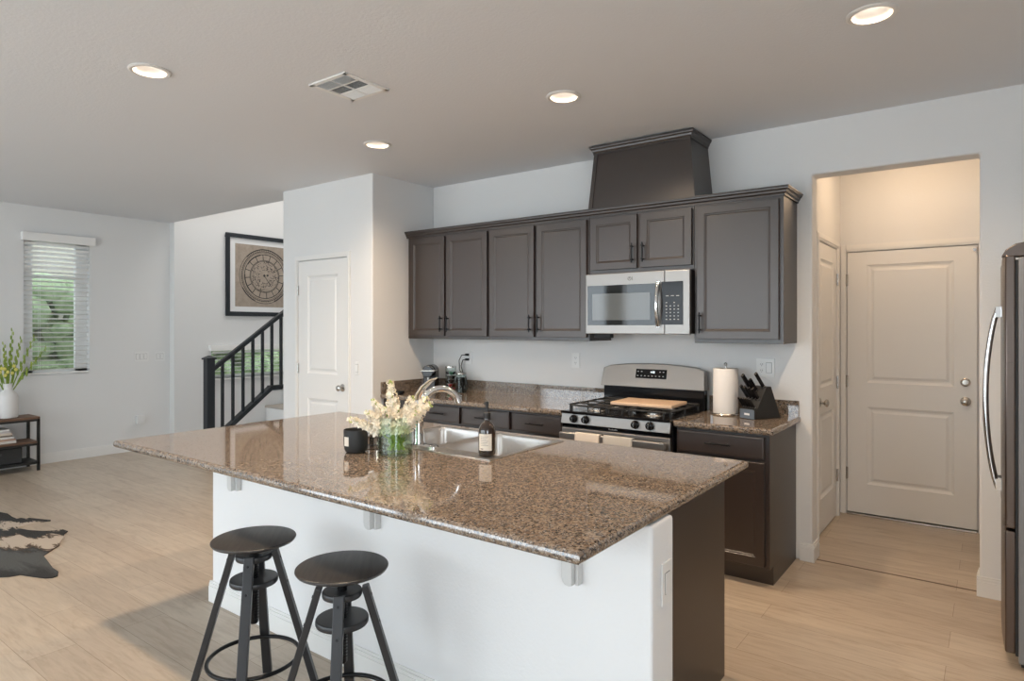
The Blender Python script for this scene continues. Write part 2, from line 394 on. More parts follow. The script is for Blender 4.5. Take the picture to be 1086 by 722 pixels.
# sliding doors and windows behind the camera
def sliders():
    o = MB()
    for i in range(3):
        x0 = -5.75 + i*5.1/3; x1 = x0 + 5.1/3; y = YR-.07
        o.box(x0, x0+.06, y-.03, y+.03, 0, 2.45); o.box(x1-.06, x1, y-.03, y+.03, 0, 2.45); o.box(x0, x1, y-.03, y+.03, 0, .08); o.box(x0, x1, y-.03, y+.03, 2.37, 2.45)
    w = struct(o.build('window_3', 'trim')); MB().box(-5.70, -.70, YR-.075, YR-.07, .05, 2.4).build('pane', 'pane', w)
    o = MB(); y = YR-.07
    for x0, x1, z0, z1 in ((-8.15, -8.09, .18, 2.42), (-6.11, -6.05, .18, 2.42), (-7.13, -7.07, .18, 2.42), (-8.15, -6.05, .18, .24), (-8.15, -6.05, 2.36, 2.42)): o.box(x0, x1, y-.03, y+.03, z0, z1)
    w = struct(o.build('window_4', 'trim')); MB().box(-8.10, -6.10, YR-.075, YR-.07, .23, 2.37).build('pane', 'pane', w)
    o = MB(); x = XR+.07
    for y0, y1, z0, z1 in ((-6.5, -6.44, .8, 2.3), (-4.76, -4.7, .8, 2.3), (-6.5, -4.7, .8, .86), (-6.5, -4.7, 2.24, 2.3)): o.box(x-.03, x+.03, y0, y1, z0, z1)
    w = struct(o.build('window_5', 'trim')); MB().box(x-.003, x+.003, -6.45, -4.75, .85, 2.25).build('pane', 'pane', w)
sliders()

# ------------------------------------------------------------ outside
struct(MB().box(-16, 8, -20, 12, -.14, -.08).build('ground', mat('patio_concrete', (.5, .48, .45), .9)))
def leafmat(n, a, b):
    m = mat(n, rough=.6); f = noise(m, coords(m), 9, 4, .7); lk(m, ramp(m, f, [(.35, a), (.65, b)]), base(m)); return m
M['hedge'] = leafmat('hedge_leaves', (.22, .30, .14), (.45, .52, .30)); M['stucco'] = wallmat('neighbour_stucco', (.62, .55, .46))
def hedge(x0, x1, y0, y1, h, label, n=300, mt='hedge'):
    m = MB(); rnd = random.Random(int(abs(x0*100)))
    for _ in range(n):
        m.sphere((rnd.uniform(x0, x1), rnd.uniform(y0, y1), rnd.uniform(0, h)), rnd.uniform(.12, .25), 6, 4, (1, 1, rnd.uniform(.6, 1)))
    o = m.build('hedge', mt); return tag(o, label, 'hedge')
hedge(-9.8, -9.4, -3.2, 2.2, 2.0, 'green hedge outside beyond the slatted window blinds', 520)
hedge(-6.5, -1.0, -13.2, -12.4, 1.3, 'low green planting outside the sliding doors', 260)
struct(MB().box(-10.6, -10.4, -4.2, 3.2, -.08, 2.6).build('wall_neighbour', 'stucco'))

# ------------------------------------------------------------ doors
PROF = [(.0, 0), (.004, .004), (.018, .011), (.030, .011), (.048, .003), (.055, .003)]
def doorslab(name, x0, x1, z0, z1, y, parent, mtx, holes, t=.035):
    """two-panel moulded door facing -Y locally, holes = [(x0,x1,z0,z1)]"""
    m = MB(mtx); xs0, xs1 = holes[0][0], holes[0][1]
    m.box(x0, xs0, y, y+t, z0, z1); m.box(xs1, x1, y, y+t, z0, z1)
    zz = [z0] + [v for h in holes for v in (h[2], h[3])] + [z1]
    for a, b in zip(zz[::2], zz[1::2]): m.box(xs0, xs1, y, y+t, a, b)
    for h in holes:
        def rect(i, d): return [(h[0]+i, y+d, h[2]+i), (h[1]-i, y+d, h[2]+i), (h[1]-i, y+d, h[3]-i), (h[0]+i, y+d, h[3]-i)]
        m.loops([rect(0, t)] + [rect(i, d) for i, d in PROF])
    return m.build(name, 'door', parent)
def casing(name, x0, x1, zt, y, mtx, w=.062, left=True, right=True):
    m = MB(mtx)
    for a, c, t in ((.004, w, .009), (.016, w-.012, .014)):
        L = x0-c if left else x0; R_ = x1+c if right else x1
        P = [(L, 0), (L, zt+c), (R_, zt+c), (R_, 0)]
        if right: P += [(x1+a, 0), (x1+a, zt+a)]
        else: P[3] = (x1, zt+a)
        if left: P += [(x0-a, zt+a), (x0-a, 0)]
        else: P = [(x0, zt+a)] + P[1:]
        m.prism(P, 'y', y-t, y-.0002)
    return struct(m.build(name, 'trim'))
def knob(parent, x, y, z, mtx=None, name='knob', out=.055):
    m = MB(mtx); m.lathe([(.032, 0), (.033, -.006), (.024, -.010), (.011, -.014), (.011, -.030), (.020, -.036), (.027, -.045), (.026, -.055), (.014, -.062), (0, -.063)], (x, y, z), 24, 'y')
    return m.build(name, 'nickel', parent, smooth=True)
def hinges(parent, x, y, zs, mtx=None):
    for z in zs:
        m = MB(mtx); m.box(x-.014, x+.008, y-.004, y+.002, z-.045, z+.045); m.cyl((x, y-.006, z-.048), (x, y-.006, z+.048), .006, 10)
        m.build('hinge', 'nickel', parent)
# pantry door
I = Matrix()
d1 = bpy.data.objects.new('door_1', None); COL.objects.link(d1); d1.location = (-4.89, -.734, 0); struct(d1)
doorslab('door_slab', -5.243, -4.537, .012, 2.10, -.730, d1, I, [(-5.11, -4.67, .25, .83), (-5.11, -4.67, 1.06, 1.96)])
knob(d1, -4.600, -.730, .95)
hinges(d1, -5.243, -.735, (1.83, 1.10, .30))
casing('trim_3', -5.245, -4.535, 2.105, -.734, I, .045)
# entry door at the end of the passage
d2 = bpy.data.objects.new('door_2', None); COL.objects.link(d2); d2.location = (-.51, PY, 0); struct(d2)
doorslab('door_slab', -.930, -.085, .02, 2.08, PY+.004, d2, I, [(-.79, -.225, .25, .86), (-.79, -.225, 1.05, 1.975)])
knob(d2, -.155, PY+.004, .945); 
m = MB(); m.lathe([(.030, 0), (.031, -.012), (.022, -.018), (.018, -.026), (0, -.027)], (-.155, PY+.004, 1.085), 24, 'y'); m.build('deadbolt', 'nickel', d2, smooth=True)
hinges(d2, -.932, PY, (1.86, 1.055, .325))
MB().box(-.930, -.085, PY-.03, PY+.03, 0, .014).build('threshold', 'nickel', d2, bevel=.003)
m = MB(); m.cyl((-.10, PY, 2.045), (-.10, PY-.03, 2.045), .008, 10); m.lathe([(.012, 0), (.012, -.014)], (-.10, PY-.03, 2.045), 12, 'y'); m.build('door_stop', 'nickel', d2)
casing('trim_4', -.935, -.08, 2.085, PY, I, .055, left=False)
struct(MB().box(-.975, -.939, PY-.016, PY, 0, 2.14).build('trim_6', 'trim', bevel=.003))
# side door in the left wall of the passage (faces +X)
RX = Matrix(((0, -1, 0, 0), (1, 0, 0, 0), (0, 0, 1, 0), (0, 0, 0, 1)))   # local (x,y,z) -> world (-y, x, z): a slab facing -Y locally faces +X
d3 = bpy.data.objects.new('door_3', None); COL.objects.link(d3); d3.location = (PX0, .85, 0); struct(d3)
doorslab('door_slab', .505, 1.185, .012, 2.095, -PX0+.004, d3, RX, [(.61, 1.08, .25, .86), (.61, 1.08, 1.05, 1.98)])
knob(d3, .57, -PX0+.004, .95, RX)
hinges(d3, 1.187, -PX0, (1.86, 1.055, .325), RX)
casing('trim_5', .50, 1.19, 2.10, -PX0, RX, .055)

# ------------------------------------------------------------ ceiling fixtures
def can_light(x, y, label, on=True):
    t = T('recessed_ceiling_light', label, 'ceiling light', (x, y, ZC), 'recessed ceiling lights')
    m = MB(); m.lathe([(.072, .001), (.098, .0), (.099, -.004), (.090, -.009), (.076, -.006), (.073, 0), (.072, .02)], (x, y, ZC), 40, cap=False); m.build('trim_ring', 'lampring', t, smooth=True)
    m = MB(); m.lathe([(.073, -.001), (.064, .018), (.046, .044), (.042, .052)], (x, y, ZC), 40, cap=False); m.build('baffle', 'lampring', t, smooth=True)
    m = MB(); m.lathe([(.042, .052), (.036, .044), (.020, .040), (0, .038)], (x, y, ZC), 32); m.build('lens', 'lamp', t, smooth=True)
    l = bpy.data.lights.new('can_lamp', 'SPOT'); l.energy = CAN_POWER*4; l.color = WARM; l.spot_size = R(150); l.spot_blend = .9; l.shadow_soft_size = .045
    o = bpy.data.objects.new('can_lamp', l); COL.objects.link(o); o.location = (0, 0, .02); o.parent = t
    return t
for (x, y), lb in zip(CANS, ['large recessed ceiling light nearest the left corner of the photo', 'small recessed ceiling light in front of the pantry closet', 'recessed ceiling light in front of the hood tower', 'bright recessed ceiling light at the upper right near the passage', 'recessed ceiling light above the island, behind the view']): can_light(x, y, lb)
hl = T('flush_ceiling_light', 'flush ceiling light in the entry passage', 'ceiling light', (-.45, .75, 2.75))
m = MB(); m.lathe([(.15, 0), (.15, -.03), (.14, -.035)], (-.45, .75, 2.75), 32); m.build('base', 'white_plastic', hl, smooth=True)
m = MB(); m.lathe([(.138, -.03), (.13, -.06), (.09, -.085), (0, -.095)], (-.45, .75, 2.75), 32, cap=False); m.build('diffuser', mat('diffuser', (1, .9, .8), .4, emit=(1, .72, .45), es=4), hl, smooth=True)
l = bpy.data.lights.new('hall_lamp', 'POINT'); l.energy = HALL_POWER; l.color = PEACH; l.shadow_soft_size = .12
o = bpy.data.objects.new('hall_lamp', l); COL.objects.link(o); o.location = (0, 0, -.22); o.parent = hl

def vent():
    x0, x1, y0, y1 = -2.945, -2.645, -2.283, -1.978; z = ZC
    t = T('ceiling_vent', 'square white ceiling air vent with six louvred sections', 'air vent', ((x0+x1)/2, (y0+y1)/2, z))
    m = MB(); e = .028
    m.box(x0, x1, y0, y0+e, z-.008, z); m.box(x0, x1, y1-e, y1, z-.008, z); m.box(x0, x0+e, y0, y1, z-.008, z); m.box(x1-e, x1, y0, y1, z-.008, z)
    xm = (x0+x1)/2; m.box(xm-.005, xm+.005, y0, y1, z-.007, z)
    ys = [y0+e+(y1-y0-2*e)*k/3 for k in range(4)]
    for y in ys[1:3]: m.box(x0, x1, y-.005, y+.005, z-.007, z)
    m.build('frame', 'trim', t, bevel=.002)
    MB().box(x0+.01, x1-.01, y0+.01, y1-.01, z-.0012, z-.0002).build('duct_shade', 'vent_shade', t)  # dark sheet on the uncut ceiling, painted as shade behind the louvres
    s = MB()
    for i, (a, b) in enumerate(((x0+e, xm-.005), (xm+.005, x1-e))):
        for k in range(3):
            ya, yb = ys[k]+.004, ys[k+1]-.004; n = 8
            for j in range(n):
                y = ya + (yb-ya)*(j+.5)/n;  tl = (.0045, .0015, -.004)[k]
                s.hexa([(a, y-.0028, z-.004-tl), (b, y-.0028, z-.004-tl), (b, y+.0028, z-.004+tl), (a, y+.0028, z-.004+tl)][::1], [(a, y-.0028, z-.003-tl), (b, y-.0028, z-.003-tl), (b, y+.0028, z-.003+tl), (a, y+.0028, z-.003+tl)])
    s.build('louvres', 'trim', t)
vent()

# ------------------------------------------------------------ cabinets
DPROF = [(.048, 0), (.052, .004), (.057, .005), (.062, .009), (.066, .0085), (.069, .0085)]
def pull_v(parent, x, y, z0, z1):
    m = MB(); m.cyl((x, y-.028, z0), (x, y-.028, z1), .0055, 12)
    for z in (z0+.022, z1-.022): m.cyl((x, y, z), (x, y-.028, z), .0045, 10); m.cyl((x, y-.019, z), (x, y-.036, z), .0075, 12)
    return m.build('handle', 'black_metal', parent, smooth=True)
def pull_h(parent, x0, x1, y, z):
    m = MB(); m.cyl((x0, y-.028, z), (x1, y-.028, z), .0055, 12)
    for x in (x0+.022, x1-.022): m.cyl((x, y, z), (x, y-.028, z), .0045, 10)
    return m.build('handle', 'black_metal', parent, smooth=True)
UY = -.33
def upper(x0, x1, z0, z1, doors, label, zd0, zd1, handles, full_side=True):
    t = T('upper_cabinet', label, 'cabinet', ((x0+x1)/2, UY/2, z0), 'upper kitchen cabinets')
    MB().box(x0+.0008, x1-.0008, UY, -.001, z0, z1).build('carcass', 'cab', t, bevel=.0015)
    for (a, b), h in zip(doors, handles):
        d = MB().panel(a, b, zd0, zd1, UY-.022, UY-.001, DPROF).build('door', 'cab', t)
        hx = b-.026 if h == 'r' else a+.026
        if h == 'l2': hx = a+.024
        pull_v(d, hx, UY-.022, zd0+.035, zd0+.17)
    return t
upper(-4.19, -3.262, 1.385, 2.29, [(-4.155, -3.742), (-3.718, -3.275)], 'dark two-door upper cabinet at the left end beside the pantry wall', 1.412, 2.262, 'rl')
upper(-3.262, -2.335, 1.385, 2.29, [(-3.248, -2.815), (-2.788, -2.352)], 'dark two-door upper cabinet just left of the microwave', 1.412, 2.262, 'rl')
upper(-2.335, -1.555, 1.865, 2.29, [(-2.318, -1.955), (-1.928, -1.568)], 'short dark two-door cabinet directly above the microwave', 1.893, 2.262, 'rl')
upper(-1.555, -1.002, 1.385, 2.29, [(-1.532, -1.027)], 'dark single-door upper cabinet at the right end beside the passage', 1.412, 2.262, 'l')
def crown(name, x0, x1, yf, z, label, h=.05, left=True, fl=1.0, out=.045):
    P = [(0, -.006), (.008, -.006), (.008, .006), (.018, .014), (.022, .026), (.034, .034), (.036, .042), (.040, .044), (.040, .052), (0, .052)]
    m = MB(); s_ = h/.058; so = out/.040
    prof = [(a*so, z+(b+.006)*s_) for a, b in P]
    L = []
    for a, zz in prof:
        lx = x0-a if left else x0
        L.append([(lx, 0 if True else 0, zz), (lx, yf-a, zz), (x1+a, yf-a, zz), (x1+a, -.002, zz)])
    rings = [[m.v((p[0], min(p[1], -.002), p[2])) for p in l] for l in L]
    n = len(rings)
    for i in range(n):
        A, B = rings[i], rings[(i+1) % n]
        for k in range(3): m.f([A[k], A[k+1], B[k+1], B[k]])
    m.f([r[0] for r in rings]); m.f([r[3] for r in rings])
    top = [rings[-2][k] for k in range(4)]; m.f(top)
    return m
crown('c', -4.205, -1.0005, UY-.002, 2.278, '', .056, left=False, out=.034).build('crown_molding', 'cab')
tag(bpy.data.objects['crown_molding'], 'long dark crown molding running along the top of the upper cabinets', 'molding')

# hood tower
hc = T('hood_tower', 'dark tapered hood chimney cover standing above the microwave cabinet', 'hood cover', (-1.93, -.16, 2.334))
hz0, hz1 = 2.336, 2.735
m = MB(); m.hexa([(-2.335, -.345, hz0), (-1.545, -.345, hz0), (-1.545, -.002, hz0), (-2.335, -.002, hz0)], [(-2.300, -.322, hz1), (-1.585, -.322, hz1), (-1.585, -.002, hz1), (-2.300, -.002, hz1)]); m.build('body', 'cab', hc)
m = MB()
for sx, b0, b1 in ((1, -2.335, -2.300), (-1, -1.545, -1.585)):
    m = MB(); m.hexa([(b0, -.351, hz0), (b0+sx*.03, -.351, hz0), (b0+sx*.03, -.343, hz0), (b0, -.343, hz0)], [(b1, -.328, hz1), (b1+sx*.03, -.328, hz1), (b1+sx*.03, -.320, hz1), (b1, -.320, hz1)]); m.build('corner_stile', 'cab', hc)
m = crown('hc', -2.300, -1.585, -.326, 2.725, '', .056, True, out=.028)
m.build('crown', 'cab', hc)

# ------------------------------------------------------------ microwave
def microwave():
    x0, x1, yf, z0, z1 = -2.328, -1.560, -.400, 1.440, 1.862
    t = T('microwave', 'stainless over-the-range microwave mounted under the short cabinet', 'microwave', ((x0+x1)/2, -.2, z0))
    MB().box(x0+.004, x1-.004, yf+.03, -.002, z0+.004, z1-.003).build('body', 'black_matte', t, bevel=.004)
    xs = -1.732
    d = MB().box(x0, xs-.001, yf, yf+.035, z0, z1-.002).build('door', 'steel', t, bevel=.004)
    MB().box(-2.312, -1.795, yf-.003, yf, 1.500, 1.778).build('window_glass', 'dark_glass', d, bevel=.0015)
    MB().box(-2.272, -1.832, yf-.0042, yf-.003, 1.535, 1.720).build('window_screen', 'glass_screen', d, bevel=.0005)
    m = MB(); pts = [(-1.772, yf-.012-.030*sin(pi*k/12), 1.492+.29*k/12) for k in range(13)]; m.tube(pts, .013, 14); 
    m.box(-1.783, -1.761, yf-.014, yf, 1.487, 1.505); m.box(-1.783, -1.761, yf-.014, yf, 1.77, 1.788); m.build('handle', 'chrome', d, smooth=True)
    c = MB().box(xs+.001, x1, yf, yf+.035, z0, z1-.002).build('control_panel', 'steel', t, bevel=.004)
    MB().box(-1.754, -1.604, yf-.003, yf, 1.503, 1.786).build('keypad_glass', 'black_gloss', c, bevel=.002)
    k = MB()
    for i in range(4):
        for j in range(6): 
            if j < 5 or i in (0, 2): k.box(-1.722+i*.027, -1.712+i*.027, yf-.0036, yf-.003, 1.535+j*.022, 1.541+j*.022)
    for i in range(3): k.box(-1.722+i*.036, -1.702+i*.036, yf-.0036, yf-.003, 1.690, 1.694)
    k.build('keys', 'key_grey', c)
    m = MB(); m.lathe([(.0135, 0), (.0135, -.0012), (.0105, -.0012), (.0105, 0)], (-1.985, yf, 1.818), 24, 'y', cap=False); m.box(-1.988, -1.9815, yf-.001, yf, 1.8185, 1.826); m.build('logo', 'slot', d)
    m = MB(); m.box(-1.966, -1.963, yf-.001, yf, 1.806, 1.830); m.build('logo_bar', 'slot', d)
    MB().box(x0+.03, x0+.16, -.33, -.28, z0-.03, z0+.004).build('light_housing', 'black_matte', t, bevel=.003)
    m = MB(); 
    for i in range(10): m.box(x0+.25+i*.03, x0+.27+i*.03, -.34, -.1, z0+.001, z0+.005)
    m.build('bottom_grille', 'slot', t)
M['key_grey'] = mat('key_print', (.45, .46, .47), .5)
microwave()

# ------------------------------------------------------------ base cabinets and worktops
BY = -.61
def base_cab(x0, x1, drawers, doors, label, side=None, handles='r'):
    t = T('base_cabinet', label, 'cabinet', ((x0+x1)/2, BY/2, 0), 'base kitchen cabinets')
    m = MB(); m.box(x0+.0008, x1-.0008, BY, -.002, .11, .876); m.box(x0+.0008, x1-.0008, BY+.075, -.002, 0, .11); m.build('carcass', 'cab', t, bevel=.0012)
    for a, b in drawers:
        d = MB().panel(a, b, .735, .862, BY-.021, BY-.001, [(.006, 0), (.010, -.0015)]).build('drawer', 'cab', t)
        c = (a+b)/2; pull_h(d, c-.075, c+.075, BY-.021, .80)
    for (a, b), h in zip(doors, handles):
        d = MB().panel(a, b, .125, .715, BY-.021, BY-.001, DPROF).build('door', 'cab', t)
        if h != 'n': pull_v(d, b-.026 if h == 'r' else a+.026, BY-.021, .55, .685)
    return t
base_cab(-4.205, -3.785, [], [], 'dark corner base cabinet under the coffee machine')
base_cab(-3.785, -3.311, [(-3.765, -3.325)], [(-3.765, -3.325)], 'dark base cabinet with a drawer behind the faucet, left of the three')
base_cab(-3.311, -2.826, [(-3.297, -2.839)], [(-3.297, -2.839)], 'dark base cabinet with a drawer behind the soap bottle', handles='l')
base_cab(-2.826, -2.372, [(-2.813, -2.386)], [(-2.813, -2.386)], 'dark base cabinet with a drawer touching the left side of the range')
base_cab(-1.563, -1.008, [(-1.551, -1.035)], [(-1.551, -1.035)], 'dark base cabinet with one drawer under the knife block', handles='n')

def slab(m, x0, x1, y0, y1, z0, z1, hole=None, r=.012, sides='WESN'):
    """stone slab with a rounded outer edge and an optional rectangular hole"""
    def rect(i, z): return [(x0+(i if 'W' in sides else 0), y0+(i if 'S' in sides else 0), z), (x1-(i if 'E' in sides else 0), y0+(i if 'S' in sides else 0), z), (x1-(i if 'E' in sides else 0), y1-(i if 'N' in sides else 0), z), (x0+(i if 'W' in sides else 0), y1-(i if 'N' in sides else 0), z)]
    L = [rect(r*(1-sin(t)), z0+r*(1-cos(t))) for t in (0, pi/6, pi/3, pi/2)] + [rect(r*(1-cos(t)), z1-r+r*sin(t)) for t in (0, pi/6, pi/3, pi/2)]
    rings = [[m.v(p) for p in l] for l in L]
    for A, B in zip(rings, rings[1:]):
        for k in range(4): m.f([A[k], A[(k+1)%4], B[(k+1)%4], B[k]])
    if not hole: m.f(rings[0][::-1]); m.f(rings[-1]); return
    a, b, c, d = hole
    lo = [m.v(p) for p in ((a, c, z0), (b, c, z0), (b, d, z0), (a, d, z0))]; hi = [m.v(p) for p in ((a, c, z1), (b, c, z1), (b, d, z1), (a, d, z1))]
    for k in range(4):
        j = (k+1) % 4; m.f([rings[-1][k], rings[-1][j], hi[j], hi[k]]); m.f([rings[0][j], rings[0][k], lo[k], lo[j]]); m.f([lo[k], lo[j], hi[j], hi[k]])
m = MB(); slab(m, -4.205, -2.366, -.648, -.002, .877, .914, sides='S'); m.box(-4.204, -2.366, -.0215, -.0015, .914, 1.0156); m.box(-4.2045, -4.184, -.645, -.0215, .914, 1.0156)
tag(m.build('granite_worktop', 'granite'), 'speckled granite worktop left of the range with low backsplash', 'worktop')
m = MB(); slab(m, -1.567, -.981, -.648, -.002, .877, .914, sides='SE'); m.box(-1.567, -.990, -.0215, -.0015, .914, 1.0156)
tag(m.build('granite_worktop', 'granite'), 'short granite worktop right of the range under the knife block', 'worktop')

# ------------------------------------------------------------ range
def gas_range():
    x0, x1 = -2.358, -1.575; xm = (x0+x1)/2
    t = T('gas_range', 'stainless and black gas range with arched backguard between the worktops', 'range', (xm, -.34, 0))
    MB().box(x0, x1, -.64, -.03, .02, .90).build('body', 'black_enamel', t, bevel=.004)
    m = MB(); 
    m.box(x0-.002, x1+.002, -.672, -.06, .895, .918); m.build('cooktop', 'black_enamel', t, bevel=.006)
    m = MB(); m.prism([(-.685, .836), (-.655, .836), (-.648, .902), (-.672, .905)], 'x', x0, x1); m.build('control_panel', 'steel', t, bevel=.003)
    MB().box(x0-.001, x1+.001, -.688, -.66, .9025, .921).build('front_lip', 'black_gloss', t, bevel=.005)
    for x in (-2.256, -2.166, -1.806, -1.706):
        k = MB(); k.lathe([(.027, 0), (.027, -.006), (.022, -.009), (.021, -.026), (.016, -.029), (0, -.029)], (x, -.680, .872), 24, 'y'); kn = k.build('knob', 'black_gloss', t, smooth=True)
        MB().box(x-.004, x+.004, -.7125, -.7085, .858, .889).build('pointer', 'nickel', kn)
    MB().box(x0+.002, x1-.002, -.668, -.64, .812, .834).build('vent_strip', 'black_gloss', t, bevel=.003)
    b = MB()
    for i, h_ in enumerate((.010, .006, .006, .008, .005, .006, .010, .006)): b.box(xm-.034+i*.008, xm-.034+i*.008+.005, -.6690, -.6679, .818, .818+h_)
    b.build('brand_mark', 'key_grey', t)
    d = MB().box(x0+.002, x1-.002, -.675, -.642, .21, .808).build('oven_door', 'steel', t, bevel=.005)
    MB().box(x0+.12, x1-.12, -.678, -.674, .32, .64).build('oven_window', 'dark_glass', d, bevel=.001)
    MB().box(x0+.002, x1-.002, -.6765, -.674, .665, .705).build('door_trim', 'black_gloss', d)
    MB().box(x0+.002, x1-.002, -.670, -.642, .04, .20).build('storage_drawer', 'steel', t, bevel=.005)
    h = MB(); h.box(x0+.015, x1-.015, -.735, -.713, .735, .785); h.box(x0+.015, x0+.05, -.713, -.674, .742, .778); h.box(x1-.05, x1-.015, -.713, -.674, .742, .778); h.build('handle', 'steel', t, bevel=.009, seg=3)
    # backguard
    g = MB(); g.box(x0+.005, x1-.005, -.085, -.025, .90, 1.062); g.build('backguard_lower', 'black_gloss', t, bevel=.004)
    g = MB(); n = 14; top = []
    for i in range(n+1):
        u = i/n; x = x0+.004+(x1-x0-.008)*u; e = abs(2*u-1); z = 1.195+.028*(1-e**2.2) - (.012 if i in (0, n) else 0); top.append((x, z))
    P = [(x0-.006, 1.052), (x1+.006, 1.052)] + top[::-1]
    A = [g.v((x, -.118+ (z-1.052)*.26, z)) for x, z in P]; B = [g.v((x, -.025, z)) for x, z in P]
    g.f(A); g.f(B[::-1])
    for i in range(len(P)): g.f([A[i], A[(i+1)%len(P)], B[(i+1)%len(P)], B[i]])
    g.build('backguard', 'steel', t, bevel=.004)
    disp = MB(); tz = lambda z: -.118+(z-1.052)*.26
    disp.hexa([(-2.085, tz(1.118)-.003, 1.118), (-1.848, tz(1.118)-.003, 1.118), (-1.848, tz(1.118)+.002, 1.118), (-2.085, tz(1.118)+.002, 1.118)], [(-2.085, tz(1.183)-.003, 1.183), (-1.848, tz(1.183)-.003, 1.183), (-1.848, tz(1.183)+.002, 1.183), (-2.085, tz(1.183)+.002, 1.183)])
    dd = disp.build('display', 'black_gloss', t)
    text('clock', '4:08', .020, Matrix.Translation((-1.955, tz(1.163)-.0035, 1.163)) @ Matrix.Rotation(pi/2-.254, 4, 'X'), 'clock_led', dd, .0004)
    kk = MB()
    for x, z in [(-2.068, 1.165), (-2.040, 1.165), (-1.898, 1.165), (-1.872, 1.165)] + [(-2.068+i*.028, 1.135) for i in range(8)]:
        kk.box(x-.005, x+.005, tz(z)-.0042, tz(z)-.0022, z-.002, z+.003)
    kk.build('display_keys', 'key_grey', dd)
    # burners
    for bx, by, br in ((-2.17, -.50, .045), (-2.17, -.22, .036), (-1.76, -.50, .045), (-1.76, -.22, .036), (xm, -.36, .038)):
        b = MB(); b.lathe([(br+.028, 0), (br+.026, .004), (br, .006), (br, .016), (br-.004, .018)], (bx, by, .918), 24); bb = b.build('burner', 'nickel', t, smooth=True)
        b = MB(); b.lathe([(br-.002, .0), (br, .004), (br-.006, .009), (0, .010)], (bx, by, .936), 24); b.build('burner_cap', 'iron', bb, smooth=True)
    # grates
    for gx0, gx1 in ((x0+.03, xm-.085), (xm-.078, xm+.078), (xm+.085, x1-.03)):
        g = MB(); z = .956; gy0, gy1 = -.635, -.095; r = .0065; mx = (gx0+gx1)/2
        g.tube([(gx0+.02, gy0, z), (gx1-.02, gy0, z), (gx1, gy0+.02, z), (gx1, gy1-.02, z), (gx1-.02, gy1, z), (gx0+.02, gy1, z), (gx0, gy1-.02, z), (gx0, gy0+.02, z)], r, 8, closed=True)
        for y in (gy0+.135, (gy0+gy1)/2, gy1-.135): g.cyl((gx0, y, z), (gx1, y, z), r*.9, 8)
        g.cyl((mx, gy0, z), (mx, gy1, z), r*.9, 8)
        for x in (gx0, gx1):
            for y in (gy0+.03, (gy0+gy1)/2, gy1-.03): g.cyl((x, y, z), (x, y, .917), r, 8)
        for x in (gx0+.03, gx1-.03): g.cyl((x, gy0, z), (x, gy0, .917), r, 8)
        g.build('grate', 'iron', t, smooth=True)
M['clock_led'] = mat('clock_led', (.9, .95, 1), .5, emit=(.85, .95, 1), es=1.6)
gas_range()
# towels
M['towel'] = mat('cotton_towel', (.66, .60, .54), .95); M['towel2'] = mat('linen_towel', (.50, .48, .45), .95)
def towel(x0, x1, mt, label, ln):
    m = MB(); n = 10; z0 = .790; pr = [(-.672+.0, .80-ln*.9), (-.706, .79), (-.712, .7885), (-.724, .7905), (-.737, .7885), (-.739, .77), (-.741, .80-ln)]
    pr = [(-.7085, .745), (-.7095, .782), (-.713, .788), (-.724, .789), (-.736, .788), (-.7395, .780), (-.741, .70), (-.742, .80-ln)]
    for off, flip in ((0, False),):
        rows = []
        for i in range(n+1):
            x = x0+(x1-x0)*i/n; wv = .0018*sin(i*1.7)
            rows.append([m.v((x, y-(wv if k > 5 else 0), z)) for k, (y, z) in enumerate(pr)])
        for a, b in zip(rows, rows[1:]):
            for k in range(len(pr)-1): m.f([a[k], a[k+1], b[k+1], b[k]])
    o = m.build('dish_towel', mt, smooth=True); s = o.modifiers.new('s', 'SOLIDIFY'); s.thickness = .004; s.offset = 1 if True else 0
    return tag(o, label, 'towel')
towel(-2.213, -2.032, 'towel', 'cream dish towel hanging on the oven handle, the narrower one on the left', .26)
towel(-2.003, -1.800, 'towel2', 'greyish dish towel hanging on the oven handle, the wider one on the right', .30)
# cutting board
M['board'] = mat('maple_board', (.62, .44, .30), .5)
m = MB(); m.m = Matrix.Translation((-1.862, -.36, .9635)) @ Matrix.Rotation(R(3), 4, 'Z')
m.box(-.215, .215, -.15, .15, 0, .022)
tag(m.build('cutting_board', 'board', bevel=.006, seg=3), 'light wooden cutting board lying on the right burners of the range', 'cutting board')

